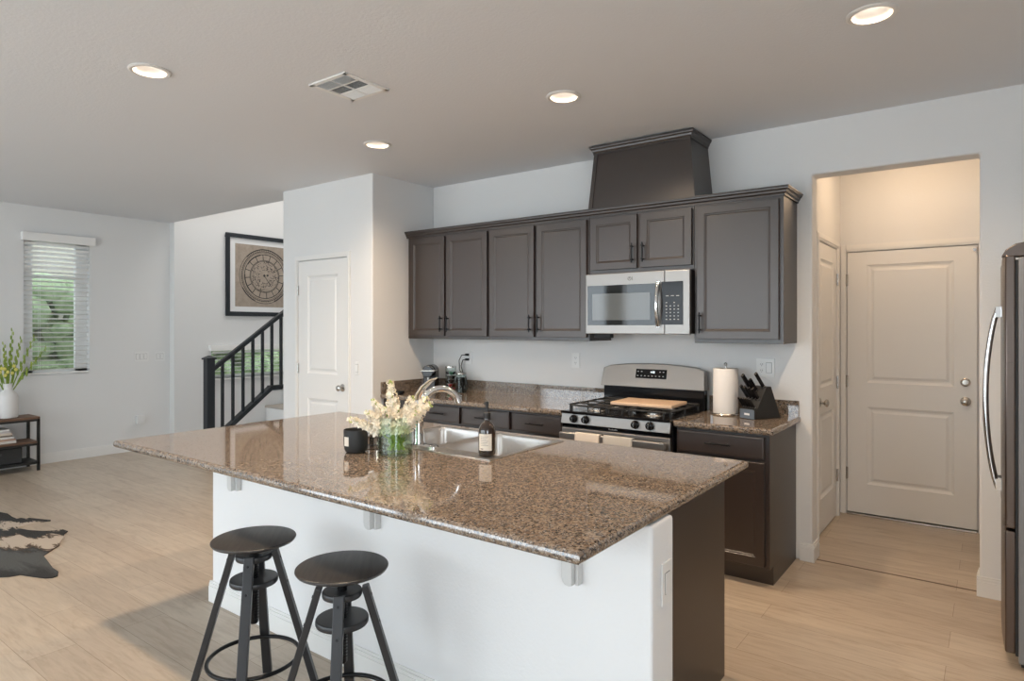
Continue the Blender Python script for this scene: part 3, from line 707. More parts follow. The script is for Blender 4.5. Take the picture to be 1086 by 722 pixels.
# ------------------------------------------------------------ fridge
def fridge():
    xf, yn, yf_ = .092, -.868, -.03
    t = T('refrigerator', 'stainless refrigerator at the right edge, its doors facing the island', 'refrigerator', (.45, -.45, 0))
    MB().box(xf, .80, yn, yf_, .03, 1.79).build('body', 'fridge_side', t, bevel=.006)
    MB().box(xf-.010, xf, yn+.008, yf_-.008, .06, 1.78).build('gasket', 'black_matte', t)
    def door(z0, z1, yA, yB, name):
        m = MB(); n = 12; fr = []; w = yB-yA
        for i in range(n+1):
            u = i/n; e = abs(2*u-1); fr.append((yA+w*u, xf-.010-.036-.010*(1-e**3)))
        P = [(xf-.0105, yA), *[(x, y) for y, x in fr], (xf-.0105, yB)]
        m.prism(P, 'z', z0, z1); return m.build(name, 'fridge', t, bevel=.006, seg=3, smooth=True)
    door(.07, .60, yn, yf_, 'freezer_door')
    da = door(.612, 1.80, yn, (yn+yf_)/2-.002, 'door')
    db = door(.612, 1.80, (yn+yf_)/2+.002, yf_, 'door')
    for d, y in ((da, (yn+yf_)/2-.05), (db, (yn+yf_)/2+.05)):
        m = MB(); pts = [(.036-.012-.050*sin(pi*(k/16))**.7, y, .705+.875*k/16) for k in range(17)]
        m.tube(pts, .0125, 14); m.box(.014, .046, y-.014, y+.014, .700, .755); m.box(.014, .046, y-.014, y+.014, 1.535, 1.585); m.build('handle', 'chrome', d, smooth=True)
    m = MB(); 
    pts = [(xf-.060, 1.795), (xf-.045, 1.825), (xf-.01, 1.850), (xf+.06, 1.862), (xf+.14, 1.862), (xf+.16, 1.79)]
    m.prism([(p[0], p[1]) for p in pts], 'y', yn+.005, yn+.075); m.build('hinge_cover', 'fridge', t, bevel=.004)
    m = MB(); m.cyl((xf+.03, yn+.04, .018), (xf+.03, yn+.08, .018), .018, 16); m.cyl((.75, yn+.04, .018), (.75, yn+.08, .018), .018, 16); m.build('roller', 'black_matte', t)
    MB().box(xf+.01, .79, yn+.02, yf_, .012, .05).build('kick_grille', 'black_matte', t)
fridge()

# ------------------------------------------------------------ island
IX0, IX1, IY0, IY1 = -3.567, -.839, -2.997, -1.582
iw = MB(); WF = -2.57; wthick = .166
iw.box(-3.40, -.835, WF, WF+wthick, 0, .876)
struct(iw.build('wall_island', 'island_wall', bevel=.012, seg=3))
bboard('baseboard_island', [(-3.414, WF, -.824, WF, 0, -1), (-3.40, WF, -3.40, WF+.16, -1, 0)])
ic = T('island_cabinet', 'dark island base cabinet behind the white half wall', 'cabinet', (-2.13, -2.05, 0))
SX0, SX1, SYa, SYb = -2.555, -1.722, -2.255, -1.662
m = MB(); m.box(-3.385, SX0-.02, -2.402, -1.66, .11, .876); m.box(SX1+.02, -.9207, -2.402, -1.66, .11, .876); m.box(SX0-.02, SX1+.02, -2.402, -2.275, .11, .876); m.box(SX0-.02, SX1+.02, -1.68, -1.66, .11, .876); m.box(SX0-.02, SX1+.02, -2.275, -1.68, .11, .14); m.box(-3.385, -.9207, -2.402, -1.735, 0, .11)
m.build('carcass', 'cab', ic, bevel=.0012)
MB().box(-.9205, -.915, -2.402, -1.735, 0, .876).build('end_panel', 'cab', ic)
MB().box(-.9205, -.916, -1.735, -1.66, 0, .876).build('end_stile', 'cab', ic, bevel=.001)
RN = Matrix.Rotation(pi, 4, 'Z')
for i in range(5):
    a = .925+i*.491; d = MB(RN).panel(a, a+.478, .125, .86, 1.639, 1.659, DPROF).build('door', 'cab', ic)
m = MB(); slab(m, IX0, IX1, IY0, IY1, .878, .914, hole=(SX0+.02, SX1-.02, SYa+.025, SYb-.02), r=.016)
tag(m.build('island_countertop', 'granite'), 'large speckled granite island countertop with rounded edges and a sink cutout', 'countertop')
# steel support brackets
def bracket2(x, label):
    t = T('countertop_bracket', label, 'bracket', (x, WF, .64), 'countertop support brackets')
    m = MB(); P = [(x-.028, .877), (x-.028, .672), (x-.024, .658), (x-.014, .648), (x, .645), (x+.012, .648), (x+.012, .877)]
    m.prism(P, 'y', WF-.052, WF-.001); m.build('corbel', 'bracket', t, bevel=.003)
    m = MB(); m.box(x+.0125, x+.024, WF-.030, WF-.001, .645, .877); m.build('wall_plate', 'bracket', t, bevel=.0015)
    m = MB(); m.box(x-.02, x+.016, WF-.36, WF-.0525, .868, .8775); m.build('arm', 'bracket', t, bevel=.001)
    return t
bx = [-3.135, -2.078, -1.104]
for x, lb in zip(bx, ('painted steel bracket under the countertop at its far left end', 'painted steel bracket under the middle of the countertop above the second stool', 'painted steel bracket under the near right corner of the countertop')): bracket2(x, lb)

# sink
def sink():
    z = .914; t = T('kitchen_sink', 'double-bowl stainless drop-in sink set into the granite island', 'sink', ((SX0+SX1)/2, (SYa+SYb)/2, z-.2))
    xm = (SX0+SX1)/2; b1 = (SX0+.03, xm-.014); b2 = (xm+.014, SX1-.03); ya, yb = SYa+.095, SYb-.028
    m = MB(); zt = z+.0045
    # rim as a grid of strips with rolled outer edge
    for a, b, c, d in ((SX0, SX1, SYa, ya), (SX0, SX1, yb, SYb), (SX0, b1[0], ya, yb), (b1[1], b2[0], ya, yb), (b2[1], SX1, ya, yb)): m.box(a, b, c, d, z+.0003, zt)
    m.build('rim', 'sink_steel', t, bevel=.0015)
    for (a, b) in (b1, b2):
        m = MB(); D = .19; r = .05
        def rr(i, zz, rad=.045, n=5):
            X0, X1, Y0, Y1 = a+i, b-i, ya+i, yb-i; out = []
            for cx, cy, s0 in ((X1-rad, Y1-rad, 0), (X0+rad, Y1-rad, pi/2), (X0+rad, Y0+rad, pi), (X1-rad, Y0+rad, 1.5*pi)):
                for k in range(n+1): t_ = s0+pi/2*k/n; out.append((cx+rad*cos(t_), cy+rad*sin(t_), zz))
            return out
        L = [rr(-.004, zt-.001, .03), rr(0, zt-.003, .04), rr(.004, zt-.02), rr(.012, z-D+.03), rr(.02, z-D+.01), rr(.04, z-D)]
        rings = [[m.v(p) for p in l] for l in L]; n = len(L[0])
        for A, B in zip(rings, rings[1:]):
            for k in range(n): m.f([A[k], A[(k+1)%n], B[(k+1)%n], B[k]])
        m.f(rings[-1]); bo = m.build('bowl', 'sink_steel', t, smooth=True)
        m = MB(); m.lathe([(.042, .001), (.040, .004), (.030, .003), (.0, .002)], ((a+b)/2, (ya+yb)/2, z-D), 24); m.build('drain', 'chrome', bo, smooth=True)
sink()
M['sponge'] = mat('sponge_yellow', (.80, .42, .12), .9)
m = MB(); m.m = Matrix.Translation((-1.93, -2.075, .7395)) @ Matrix.Rotation(R(2), 4, 'Z'); m.box(-.065, .065, -.04, .04, .0, .028)
tag(m.build('sponge', 'sponge', bevel=.008), 'orange yellow sponge lying in the nearer sink bowl', 'sponge')

# faucet
fx, fy = -2.214, -2.190
ft = T('kitchen_faucet', 'chrome single-lever arched faucet behind the glass vase of flowers', 'faucet', (fx, fy, .9185))
m = MB(); 
def rrect(x0, x1, y0, y1, rad, n=6):
    out = []
    for cx, cy, s0 in ((x1-rad, y1-rad, 0), (x0+rad, y1-rad, pi/2), (x0+rad, y0+rad, pi), (x1-rad, y0+rad, 1.5*pi)):
        for k in range(n+1): t_ = s0+pi/2*k/n; out.append((cx+rad*cos(t_), cy+rad*sin(t_)))
    return out
P = rrect(fx-.125, fx+.125, fy-.028, fy+.028, .0279); m.loops([[(x, y, .9187) for x, y in P], [(x, y, .925) for x, y in P], [(fx+(x-fx)*.95, fy+(y-fy)*.8, .930) for x, y in P]]); m.build('deck_plate', 'chrome', ft, smooth=True)
m = MB(); m.lathe([(.031, .929), (.027, .945), (.0255, 1.00), (.0255, 1.06), (.027, 1.10), (.027, 1.125), (.020, 1.138), (0, 1.141)], (fx, fy, 0), 28); m.build('body', 'chrome', ft, smooth=True)
m = MB(); sp = []
for k in range(19):
    a = pi*(1-k/18*.93); sp.append((fx+.012+.048*(1+cos(a)), fy+.080*(1+cos(a))+.012, 1.098+.090*sin(a)))
m.tube(sp, lambda u: .019-.003*sin(pi*u), 18); m.build('spout', 'chrome', ft, smooth=True)
m = MB(); m.tube([(fx, fy, 1.13), (fx+.012, fy-.004, 1.165), (fx+.040, fy-.006, 1.20), (fx+.090, fy-.008, 1.234), (fx+.135, fy-.01, 1.252)], lambda u: .020*(1-u)**.55+.004, 14, flat=.5); m.build('lever', 'chrome', ft, smooth=True)

# soap bottle
M['amber'] = mat('amber_bottle', (.020, .009, .004), .07, coat=.8); M['label'] = mat('paper_label', (.72, .66, .57), .8)
bxp, byp = -1.800, -2.178
sb = T('soap_bottle', 'amber brown pump soap bottle with cream label beside the sink', 'bottle', (bxp, byp, .919))
m = MB(); m.lathe([(.030, .0), (.036, .004), (.0385, .012), (.0385, .105), (.036, .122), (.028, .137), (.016, .149), (.0125, .155), (.0125, .170)], (bxp, byp, .919), 32); m.build('bottle_body', 'amber', sb, smooth=True)
m = MB(); 
def wrap(m, cx, cy, r, z0, z1, a0, a1, n=16, t=.0006):
    A = []; 
    for i in range(n+1):
        a = a0+(a1-a0)*i/n; A.append([m.v((cx+rr*cos(a), cy+rr*sin(a), z)) for rr, z in ((r, z0), (r, z1), (r+t, z1), (r+t, z0))])
    for p, q in zip(A, A[1:]):
        for k in range(4): m.f([p[k], p[(k+1)%4], q[(k+1)%4], q[k]])
    m.f(A[0]); m.f(A[-1][::-1])
ca = math.atan2(-4.412-byp, 0-bxp)      # direction of the viewer
wrap(m, bxp, byp, .0386, .945, 1.018, ca-1.05, ca+.55); lb = m.build('bottle_label', 'label', sb, smooth=True)
m = MB()
for k in range(7): wrap(m, bxp, byp, .0393, 1.006-k*.0065, 1.0072-k*.0065, ca-.75, ca+.15-.12*(k % 3), 10, .0003)
wrap(m, bxp, byp, .0393, .9505, .9545, ca-.8, ca-.45, 6, .0003); m.build('label_print', mat('label_ink', (.14, .12, .11), .7), lb)
m = MB(); m.lathe([(.0155, 1.083), (.0165, 1.086), (.0165, 1.106), (.012, 1.110), (.006, 1.112), (.006, 1.135), (.0085, 1.137), (.0085, 1.156), (.006, 1.158)], (bxp, byp, 0), 20); m.tube([(bxp, byp, 1.150), (bxp-.02, byp+.015, 1.150), (bxp-.032, byp+.024, 1.143)], .0045, 10); m.build('pump', 'black_matte', sb, smooth=True)

# candle
cxp, cyp = -2.343, -2.462
cd = T('candle_jar', 'matte black candle jar with a pale label left of the flower vase', 'candle', (cxp, cyp, .914))
m = MB(); m.lathe([(.034, 0), (.046, .004), (.052, .016), (.0545, .035), (.0555, .103), (.054, .105), (.051, .103), (.050, .082), (0, .082)], (cxp, cyp, .9143), 36); m.build('jar', 'black_matte', cd, smooth=True)
ca = math.atan2(-4.412-cyp, -cxp); m = MB(); wrap(m, cxp, cyp, .0560, .949, .990, ca-1.12, ca-.62, 10); m.build('jar_label', 'label', cd)
M['wax'] = mat('black_wax', (.05, .045, .04), .5); m = MB(); m.lathe([(.0495, 0), (.0495, .006), (0, .006)], (cxp, cyp, .9965), 24); m.build('wax', 'wax', cd)
# patterned votive
M['mercury'] = mat('patterned_glass', (.45, .40, .35), .12, .85); 
gt = T('votive_glass', 'patterned silvery glass tumbler between the black candle and the flower vase', 'glass', (-2.345, -2.335, .914))
m = MB(); m.lathe([(.044, 0), (.048, .004), (.05, .03), (.05, .055), (.052, .06), (.05, .065), (.051, .105), (.048, .105), (.046, .008), (0, .008)], (-2.345, -2.335, .9143), 28); m.build('tumbler', 'mercury', gt, smooth=True)
m = MB()
for k in (.022, .058, .092): m.tube([(-2.345+.0515*cos(a*pi/12), -2.335+.0515*sin(a*pi/12), .914+k) for a in range(24)], .0016, 6, closed=True)
m.build('bands', 'black_matte', gt)

# flower vase
vx, vy = -2.163, -2.385; VR = .078; VH = .170
vt = T('glass_vase', 'round clear glass vase of water holding the cream flowers on the island', 'vase', (vx, vy, .914))
m = MB(); m.lathe([(VR-.004, 0), (VR, .004), (VR, VH), (VR-.0035, VH), (VR-.0035, .012), (0, .012)], (vx, vy, .9143), 44); m.build('vase_body', 'vase_glass', vt, smooth=True)
m = MB(); m.lathe([(VR-.0042, .0125), (VR-.0042, VH*.78), (0, VH*.78)], (vx, vy, .9143), 36); m.build('water', 'water', vt, smooth=True)
M['stem'] = leafmat('flower_stem_green', (.22, .34, .04), (.44, .54, .12)); M['petal'] = leafmat('cream_petals', (.84, .72, .54), (.92, .87, .74)); M['bud'] = mat('green_bud', (.42, .48, .16), .6)
def blossoms(m, P, rad, rnd):
    # ruffled five-petal florets clustered round a stalk
    n = len(P)
    for i, p in enumerate(P):
        u = i/(n-1); R_ = rad*1.25*(1-u*.6)
        cnt = 13 if u < .75 else 7
        for k in range(cnt):
            a = rnd.uniform(0, 2*pi); d = Vector((cos(a), sin(a), rnd.uniform(-.3, .6))).normalized()
            c = Vector(p) + d*R_*rnd.uniform(.6, 1)
            s = .0150*(1-.45*u)
            t1 = d.cross(Vector((0, 0, 1))).normalized(); t2 = d.cross(t1)
            ph = rnd.uniform(0, 6)
            cv = m.v(c)
            for q in range(5):
                b = ph+2*pi*q/5; e = t1*cos(b)+t2*sin(b); f = t1*cos(b+.45)+t2*sin(b+.45); g = t1*cos(b-.45)+t2*sin(b-.45)
                m.f([cv, m.v(c+g*s*.9+d*s*.35), m.v(c+e*s*1.35+d*s*.6), m.v(c+f*s*.9+d*s*.35)])
def flower(base_, tip, label, rnd, rad, frac=.5):
    root = T('flower_stem', label, 'flower', base_, 'cream flowers in the glass vase')
    b = Vector(base_); t_ = Vector(tip); mid = b.lerp(t_, .5)+Vector((0, 0, .03)); pts = []
    for k in range(15):
        u = k/14; pts.append(b*(1-u)**2 + mid*2*u*(1-u) + t_*u*u)
    m = MB(); m.tube(pts, lambda u: .0052*(1-.5*u), 8)
    for k in (1, 2, 3, 4, 5, 6):
        p = pts[k]; a = rnd.uniform(0, 6.28); d = Vector((cos(a)*.6, sin(a)*.6, .8)).normalized(); sd = d.cross(Vector((0, 0, 1))).normalized()
        L = .06; m.f([m.v(p), m.v(p+d*L*.5+sd*.009), m.v(p+d*L), m.v(p+d*L*.5-sd*.009)])
    m.build('stem', 'stem', root, smooth=True)
    m = MB(); blossoms(m, pts[int(15*frac):], rad, rnd); m.build('blossoms', 'petal', root)
    m = MB()
    for k in range(6): m.sphere(pts[-1]+Vector((rnd.uniform(-.01, .01), rnd.uniform(-.01, .01), rnd.uniform(-.012, .012))), .0055, 6, 4)
    m.build('buds', 'bud', root)
# sideways in the picture is (cos yaw, sin yaw)
sx, sy = cos(.6395), sin(.6395)
rnd = random.Random(4)
tips = [(-.175, .158, 'cream flower spike leaning farthest left out of the vase', .022), (-.118, .235, 'cream flower spike pointing up left, second from the left', .027), (-.035, .322, 'tallest cream flower spike, standing upright', .027),
        (-.075, .19, 'cream flower spike low in the left front of the bunch', .03), (.01, .205, 'cream flower spike in the middle front of the bunch', .032), (.055, .25, 'cream flower spike right of the tallest one', .028),
        (.105, .245, 'cream flower spike on the upper right of the bunch', .032), (.165, .225, 'cream flower spike leaning farthest right', .030), (.125, .185, 'cream flower spike low on the right near the faucet', .030)]
for i, (u, h, lb, rd) in enumerate(tips):
    dy = (-.03, .02, .01, -.05, -.06, .02, .03, -.01, -.04)[i]
    tip = (vx+u*sx+dy*sy*.5, vy+u*sy-dy*0+dy, .914+h)
    b = (vx-u*.25*sx+.01*(i % 3-1), vy-u*.25*sy+.012*(i % 2), .932)
    flower(b, tip, lb, rnd, rd, .46 if h > .2 else .5)

# ------------------------------------------------------------ back counter objects
# paper towel
px_, py_ = -1.407, -.165
ph = T('paper_towel_holder', 'metal paper towel holder with a round base on the right worktop', 'paper towel holder', (px_, py_, .914))
m = MB(); m.lathe([(.088, 0), (.090, .004), (.086, .010), (0, .010)], (px_, py_, .9143), 36); m.build('base', 'nickel', ph, smooth=True)
m = MB(); m.cyl((px_, py_, .924), (px_, py_, 1.235), .006, 12); m.sphere((px_, py_, 1.243), .012, 12, 8); m.build('rod', 'nickel', ph, smooth=True)
M['paper'] = mat('paper_towel', (.78, .75, .72), .95); bump(M['paper'], noise(M['paper'], coords(M['paper']), 120, 2, .5), .5, .002)
m = MB(); m.lathe([(.020, 0), (.078, 0), (.0795, .003), (.0795, .287), (.078, .290), (.020, .290), (.020, 0)], (px_, py_, .926), 48, cap=False)
tag(m.build('paper_towel_roll', 'paper', smooth=True), 'white paper towel roll standing on the holder right of the range', 'paper towel')

# knife block
kb = T('knife_block', 'slanted black knife block with a grey front plate on the right worktop', 'knife block', (-1.17, -.20, .914))
ang = R(-26)
KM = Matrix.Translation((-1.175, -.20, .9143)) @ Matrix.Rotation(ang, 4, 'Z')
# local: -Y is the front (towards the viewer), block leans back; profile in (y,z)
prof = [(-.125, 0), (-.125, .055), (-.105, .062), (.035, .20), (.045, .20), (.115, 0)]
m = MB(KM); m.prism([(-.115, 0), (-.115, .062), (-.090, .070), (-.012, .200), (.030, .200), (.115, 0)], 'x', -.058, .058); m.build('block', 'black_matte', kb, bevel=.003)
MB(KM).box(-.056, .056, -.119, -.1155, .002, .060).build('front_plate', mat('front_plate', (.12, .15, .19), .35), kb, bevel=.001)
MB(KM).box(-.02, .02, -.1205, -.119, .024, .036).build('badge', mat('badge', (.8, .8, .8), .3), kb)
def knife(x, y, z, L, w, label, cat='knife', steak=False):
    d = Vector((0, -.62, .78)); d.normalize()
    p = Vector((x, y, z)); q = p + d*L
    t = T('steak_knife' if steak else 'kitchen_knife', label, cat, KM @ p, 'knives in the black block')
    m = MB(KM); m.bar(p, q, w*.55, w, (1, 0, 0)); m.build('handle', 'black_gloss', t, bevel=.003)
    m = MB(KM); m.bar(p+d*.001, p+d*.010, w*.6, w*1.08, (1, 0, 0)); m.build('bolster', 'steel', t, bevel=.001)
    m = MB(KM); m.bar(q-d*.002, q+d*.003, w*.5, w*.9, (1, 0, 0)); m.build('end_cap', 'nickel', t, bevel=.001)
kn = [(-.038, -.032, .165, .135, .026, 'large black-handled knife, tallest on the left of the block'), (.036, -.012, .195, .115, .022, 'black-handled knife alone at the upper right of the block'), (-.004, -.030, .170, .095, .024, 'black-handled knife between the two tallest knives'),
      (-.044, -.058, .122, .105, .020, 'short black-handled knife in the second row, leftmost'), (-.018, -.058, .122, .100, .020, 'short black-handled knife in the second row, next to the leftmost'), (.010, -.058, .122, .095, .020, 'short black-handled knife in the second row, centre'), (.038, -.058, .122, .09, .020, 'short black-handled knife in the second row, rightmost')]
for x, y, z, L, w, lb in kn: knife(x, y, z, L, w, lb)
names = ['leftmost', 'second from left', 'third from left', 'third from right', 'second from right', 'rightmost']
for i in range(6): knife(-.045+i*.018, -.098, .069, .078, .012, 'slim steak knife in the bottom row of the block, ' + names[i], 'knife', True)

# coffee machine (pod machine)
cx0, cy0 = -4.035, -.215; cm = T('coffee_machine', 'small black pod coffee machine in the corner of the back worktop', 'coffee machine', (cx0, cy0, .914))
CMX = Matrix.Translation((cx0, cy0, .9143)) @ Matrix.Rotation(R(30), 4, 'Z')
m = MB(CMX); P = [(-.056, 0), (.056, 0), (.056, .165)] + [(.056*cos(a*pi/10)*1.0, .178+.058*sin(a*pi/10)) for a in range(11)] + [(-.056, .165)]
m.prism(P, 'y', -.03, .11); m.build('housing', 'black_gloss', cm, bevel=.004, smooth=True)
m = MB(CMX); P = [(.052*cos(a*pi/12), .180+.052*sin(a*pi/12)) for a in range(24)]
m.prism(P, 'y', -.10, -.0302); m.build('brew_head', 'black_enamel', cm, bevel=.006, smooth=True)
m = MB(CMX); m.box(-.060, .060, -.106, -.10, .184, .192); m.box(-.0635, -.0575, -.106, .03, .184, .192); m.box(.0575, .0635, -.106, .03, .184, .192); m.build('lever', 'nickel', cm, bevel=.002)
m = MB(CMX); m.cyl((0, -.066, .105), (0, -.066, .132), .012, 14); m.build('coffee_outlet', 'nickel', cm)
m = MB(CMX); m.box(-.050, .050, -.11, -.031, 0, .018); m.build('drip_tray', 'nickel', cm, bevel=.003)
m = MB(CMX); m.box(-.048, .048, -.0345, -.0302, .02, .125); m.build('front_panel', mat('dark_grey_panel', (.06, .06, .062), .35), cm, bevel=.001)
# jars
jt = T('glass_canister', 'tall clear canister of coffee pods beside the coffee machine', 'canister', (-3.835, -.16, .914))
m = MB(); m.lathe([(.046, 0), (.048, .003), (.048, .215), (.046, .215), (.046, .008), (0, .008)], (-3.835, -.16, .9143), 32); m.build('canister_body', 'glass', jt, smooth=True)
m = MB(); m.lathe([(.049, .2155), (.049, .228), (0, .228)], (-3.835, -.16, .9143), 32); m.build('lid', 'nickel', jt, smooth=True)
podm = [mat('pod_black', (.015, .012, .012), .3, .5), mat('pod_red', (.45, .03, .03), .3, .5), mat('pod_green', (.03, .18, .09), .3, .5), mat('pod_brown', (.12, .06, .03), .3, .5), mat('pod_silver', (.5, .5, .5), .3, .8)]
rnd = random.Random(2); k = 0
for lv in range(5):
    for q in range(4):
        a = q*pi/2+lv*.6; x, y, z = -3.835+.023*cos(a), -.16+.027*sin(a), .924+lv*.036
        mi = 0 if rnd.random() < .6 else rnd.randint(1, 4)
        if lv == 1 and q == 3: mi = 1
        if lv == 0 and q == 3: mi = 2
        m = MB(); m.lathe([(.012, 0), (.020, .022), (.023, .024), (.023, .027), (0, .029)], (x, y, z), 14); o = m.build('coffee_pod', podm[mi], smooth=True)
        tag(o, '%s coffee pod inside the tall clear canister' % ('dark', 'red', 'green', 'brown', 'silver')[mi], 'coffee pod', '%s pods in the canister' % ('dark', 'red', 'green', 'brown', 'silver')[mi])
gt2 = T('french_press', 'glass beaker of dark coffee with a metal band on the back worktop', 'coffee press', (-3.715, -.16, .914))
m = MB(); m.lathe([(.042, 0), (.044, .003), (.044, .175), (.0415, .175), (.0415, .006), (0, .006)], (-3.715, -.16, .9143), 32); m.build('glass_body', 'glass', gt2, smooth=True)
m = MB(); m.lathe([(.0405, .008), (.0405, .135), (0, .135)], (-3.715, -.16, .9143), 28); m.build('coffee', 'black_gloss', gt2, smooth=True)
m = MB(); m.lathe([(.0445, .160), (.0455, .162), (.0455, .172), (.0445, .174)], (-3.715, -.16, .9143), 28, cap=False); m.build('metal_band', 'nickel', gt2, smooth=True)
# small black thing at the left end
m = MB(); m.m = Matrix.Translation((-4.09, -.56, .9143)); m.box(-.06, .06, -.03, .03, 0, .03); 
tag(m.build('tray', 'black_gloss', bevel=.008), 'small black tray at the left end of the back worktop', 'tray')

# ------------------------------------------------------------ outlets and switches
def outlet(name, label, mtx, w=.072, h=.117, kinds=('duplex',), loc=(0, 0, 0)):
    t = T(name, label, 'outlet' if 'outlet' in name else 'switch', loc)
    m = MB(mtx); m.box(-w/2, w/2, -.006, -.0002, -h/2, h/2); m.build('cover_plate', 'white_plastic', t, bevel=.002)
    n = len(kinds)
    for i, k in enumerate(kinds):
        cx = (i-(n-1)/2)*.046
        if k == 'duplex':
            s = MB(mtx)
            for dz in (-.020, .020): s.box(cx-.014, cx+.014, -.0075, -.006, dz-.014, dz+.014)
            q = s.build('socket', 'white_plastic', t, bevel=.001)
            s = MB(mtx)
            for dz in (-.020, .020): s.box(cx-.007, cx-.0045, -.0079, -.0075, dz-.002, dz+.008); s.box(cx+.0045, cx+.007, -.0079, -.0075, dz-.002, dz+.008); s.box(cx-.002, cx+.002, -.0079, -.0075, dz-.010, dz-.006)
            s.build('slots', 'slot', q)
        else:
            s = MB(mtx); s.box(cx-.0165, cx+.0165, -.0085, -.006, -.033, .033); s.build('rocker', 'white_plastic', t, bevel=.0015)
            s = MB(mtx); s.box(cx-.018, cx+.018, -.0064, -.0058, -.0345, .0345); s.build('rocker_gap', 'slot', t)
    return t
def TY(x, z, y=0): return Matrix.Translation((x, y, z))
def TX(X, y, z): return Matrix.Translation((X, y, z)) @ Matrix.Rotation(pi/2, 4, 'Z')
outlet('wall_outlet', 'white duplex outlet on the back wall left of the range backguard', TY(-2.648, 1.222), loc=(-2.648, 0, 1.16))
outlet('wall_outlet', 'white duplex outlet on the back wall with two black plugs in it', TY(-3.766, 1.215), loc=(-3.766, 0, 1.15))
outlet('wall_outlet', 'double-wide outlet and rocker switch plate above the knife block', TY(-1.198, 1.220), .118, .122, ('duplex', 'rocker'), loc=(-1.198, 0, 1.16))
outlet('light_switch', 'single white light switch on the closet wall right of the pantry door', TY(-4.40, 1.13, -.734), .05, .11, ('rocker',), loc=(-4.40, -.734, 1.07))
outlet('light_switch', 'wide triple white switch plate on the left wall nearer the window', TX(XL, -.815, 1.13), .165, .117, ('rocker',)*3, loc=(XL, -.815, 1.07))
outlet('light_switch', 'two-gang white switch plate on the left wall nearer the stair corner', TX(XL, -.60, 1.125), .12, .117, ('rocker',)*2, loc=(XL, -.60, 1.07))
outlet('wall_outlet', 'white outlet low on the left wall above the baseboard', TX(XL, -.85, .36), .117, .075, ('rocker',), loc=(XL, -.85, .32))
m = MB(); m.box(XL+.0085, XL+.055, -.885, -.80, .325, .425); m.box(XL+.055, XL+.057, -.872, -.815, .345, .405); tag(m.build('plug_in_device', 'white_plastic', bevel=.006), 'small white plug-in device in the low outlet on the left wall', 'plug-in device')
outlet('wall_outlet', 'white rocker outlet on the end of the island half wall', TX(-.835, -2.468, .675), .076, .135, ('rocker',), loc=(-.835, -2.425, .60))
# plugs with cords
for z, ln, lb in ((1.240, 1, 'upper black plug and cord in the back wall outlet'), (1.198, 0, 'lower black plug and cord in the back wall outlet')):
    t = T('power_cord', lb, 'power cord', (-3.766, -.03, .92))
    m = MB(); m.box(-3.782, -3.752, -.034, -.008, z-.010, z+.010); m.build('plug', 'black_matte', t, bevel=.004)
    if ln: pts = [(-3.767, -.034, z), (-3.80, -.055, z-.003), (-3.835, -.050, z-.05), (-3.835, -.045, 1.10), (-3.79, -.045, 1.06), (-3.77, -.045, 1.0), (-3.76, -.05, .94), (-3.80, -.06, .92)]
    else: pts = [(-3.767, -.034, z), (-3.80, -.042, z-.006), (-3.825, -.035, z-.06), (-3.80, -.035, 1.07), (-3.765, -.035, 1.03), (-3.74, -.04, .96), (-3.745, -.06, .921), (-3.80, -.08, .9195)]
    P = []
    for i in range(len(pts)-1):
        for s_ in range(4):
            u = s_/4; P.append(Vector(pts[i]).lerp(Vector(pts[i+1]), u))
    P.append(Vector(pts[-1])); m = MB(); m.tube(P, .004, 8); m.build('cord', 'black_matte', t, smooth=True)

# ------------------------------------------------------------ bar stools
def make_stool(drop):
    t = T('bar_stool', '', 'stool', (0, 0, 0), 'black swivel bar stools')
    H = .660
    m = MB(); m.lathe([(.0, .0), (.140, .0), (.1402, .0002), (.154, .006), (.158, .012), (.1575, .0155), (.1545, .0178), (.1535, .018), (.0, .018)], (0, 0, H-.018), 64); m.build('seat', 'stool_seat', t, smooth=True)
    m = MB(); m.lathe([(.030, 0), (.062, .002), (.062, .008), (0, .008)], (0, 0, H-.0285), 28); m.build('seat_mount', 'black_metal', t, smooth=True)
    m = MB(); m.lathe([(.014, .0), (.017, .005), (.0165, .30), (.0165, .31)], (0, 0, .325), 20)
    for k in range(24): m.tube([(.0168*cos(a*pi/8), .0168*sin(a*pi/8), .345+k*.011+.011*a/16) for a in range(16)], .0016, 5, closed=False)
    m.build('screw_post', 'black_metal', t, smooth=True)
    zt = .588-drop
    for z, r, nm in ((zt, .066, 'upper_plate'), (zt-.094, .088, 'lower_plate')):
        m = MB(); m.lathe([(r, -.010), (r+.002, -.006), (r+.002, .006), (r, .010), (r-.004, .011), (r-.005, .011), (0, .011)] , (0, 0, z), 40); m.build(nm, 'stool', t, smooth=True)
    for k in range(4):
        a = k*pi/2; ca_, sa = cos(a), sin(a)
        p = Vector((ca_*.078, sa*.078, zt+.022)); q = Vector((ca_*.252, sa*.252, 0))
        m = MB(); m.bar(p, q, .036, .024, (-sa, ca_, 0)); lg = m.build('leg', 'stool', t, bevel=.003)
        d = (q-p).normalized(); nrm = Vector((ca_, sa, 0)); nrm = (nrm-d*nrm.dot(d)).normalized()
        for s_ in (.035, .135): m = MB(); c = p+d*s_+nrm*.0115; m.cyl(c, c+nrm*.003, .005, 10); m.build('bolt', 'black_metal', lg)
    m = MB(); m.tube([(.170*cos(2*pi*k/48), .170*sin(2*pi*k/48), .19) for k in range(48)], .008, 10, closed=True); m.build('foot_ring', 'black_metal', t, smooth=True)
    return t
st = make_stool(.0); st['label'] = 'black round-seated bar stool farther left, near the island wall end'
st.location = (-2.33, -2.98, 0); st.rotation_euler = (0, 0, R(-44))
st2 = make_stool(.022); st2['label'] = 'black round-seated bar stool nearer the middle of the island'
st2.location = (-1.81, -2.966, 0); st2.rotation_euler = (0, 0, R(-46))

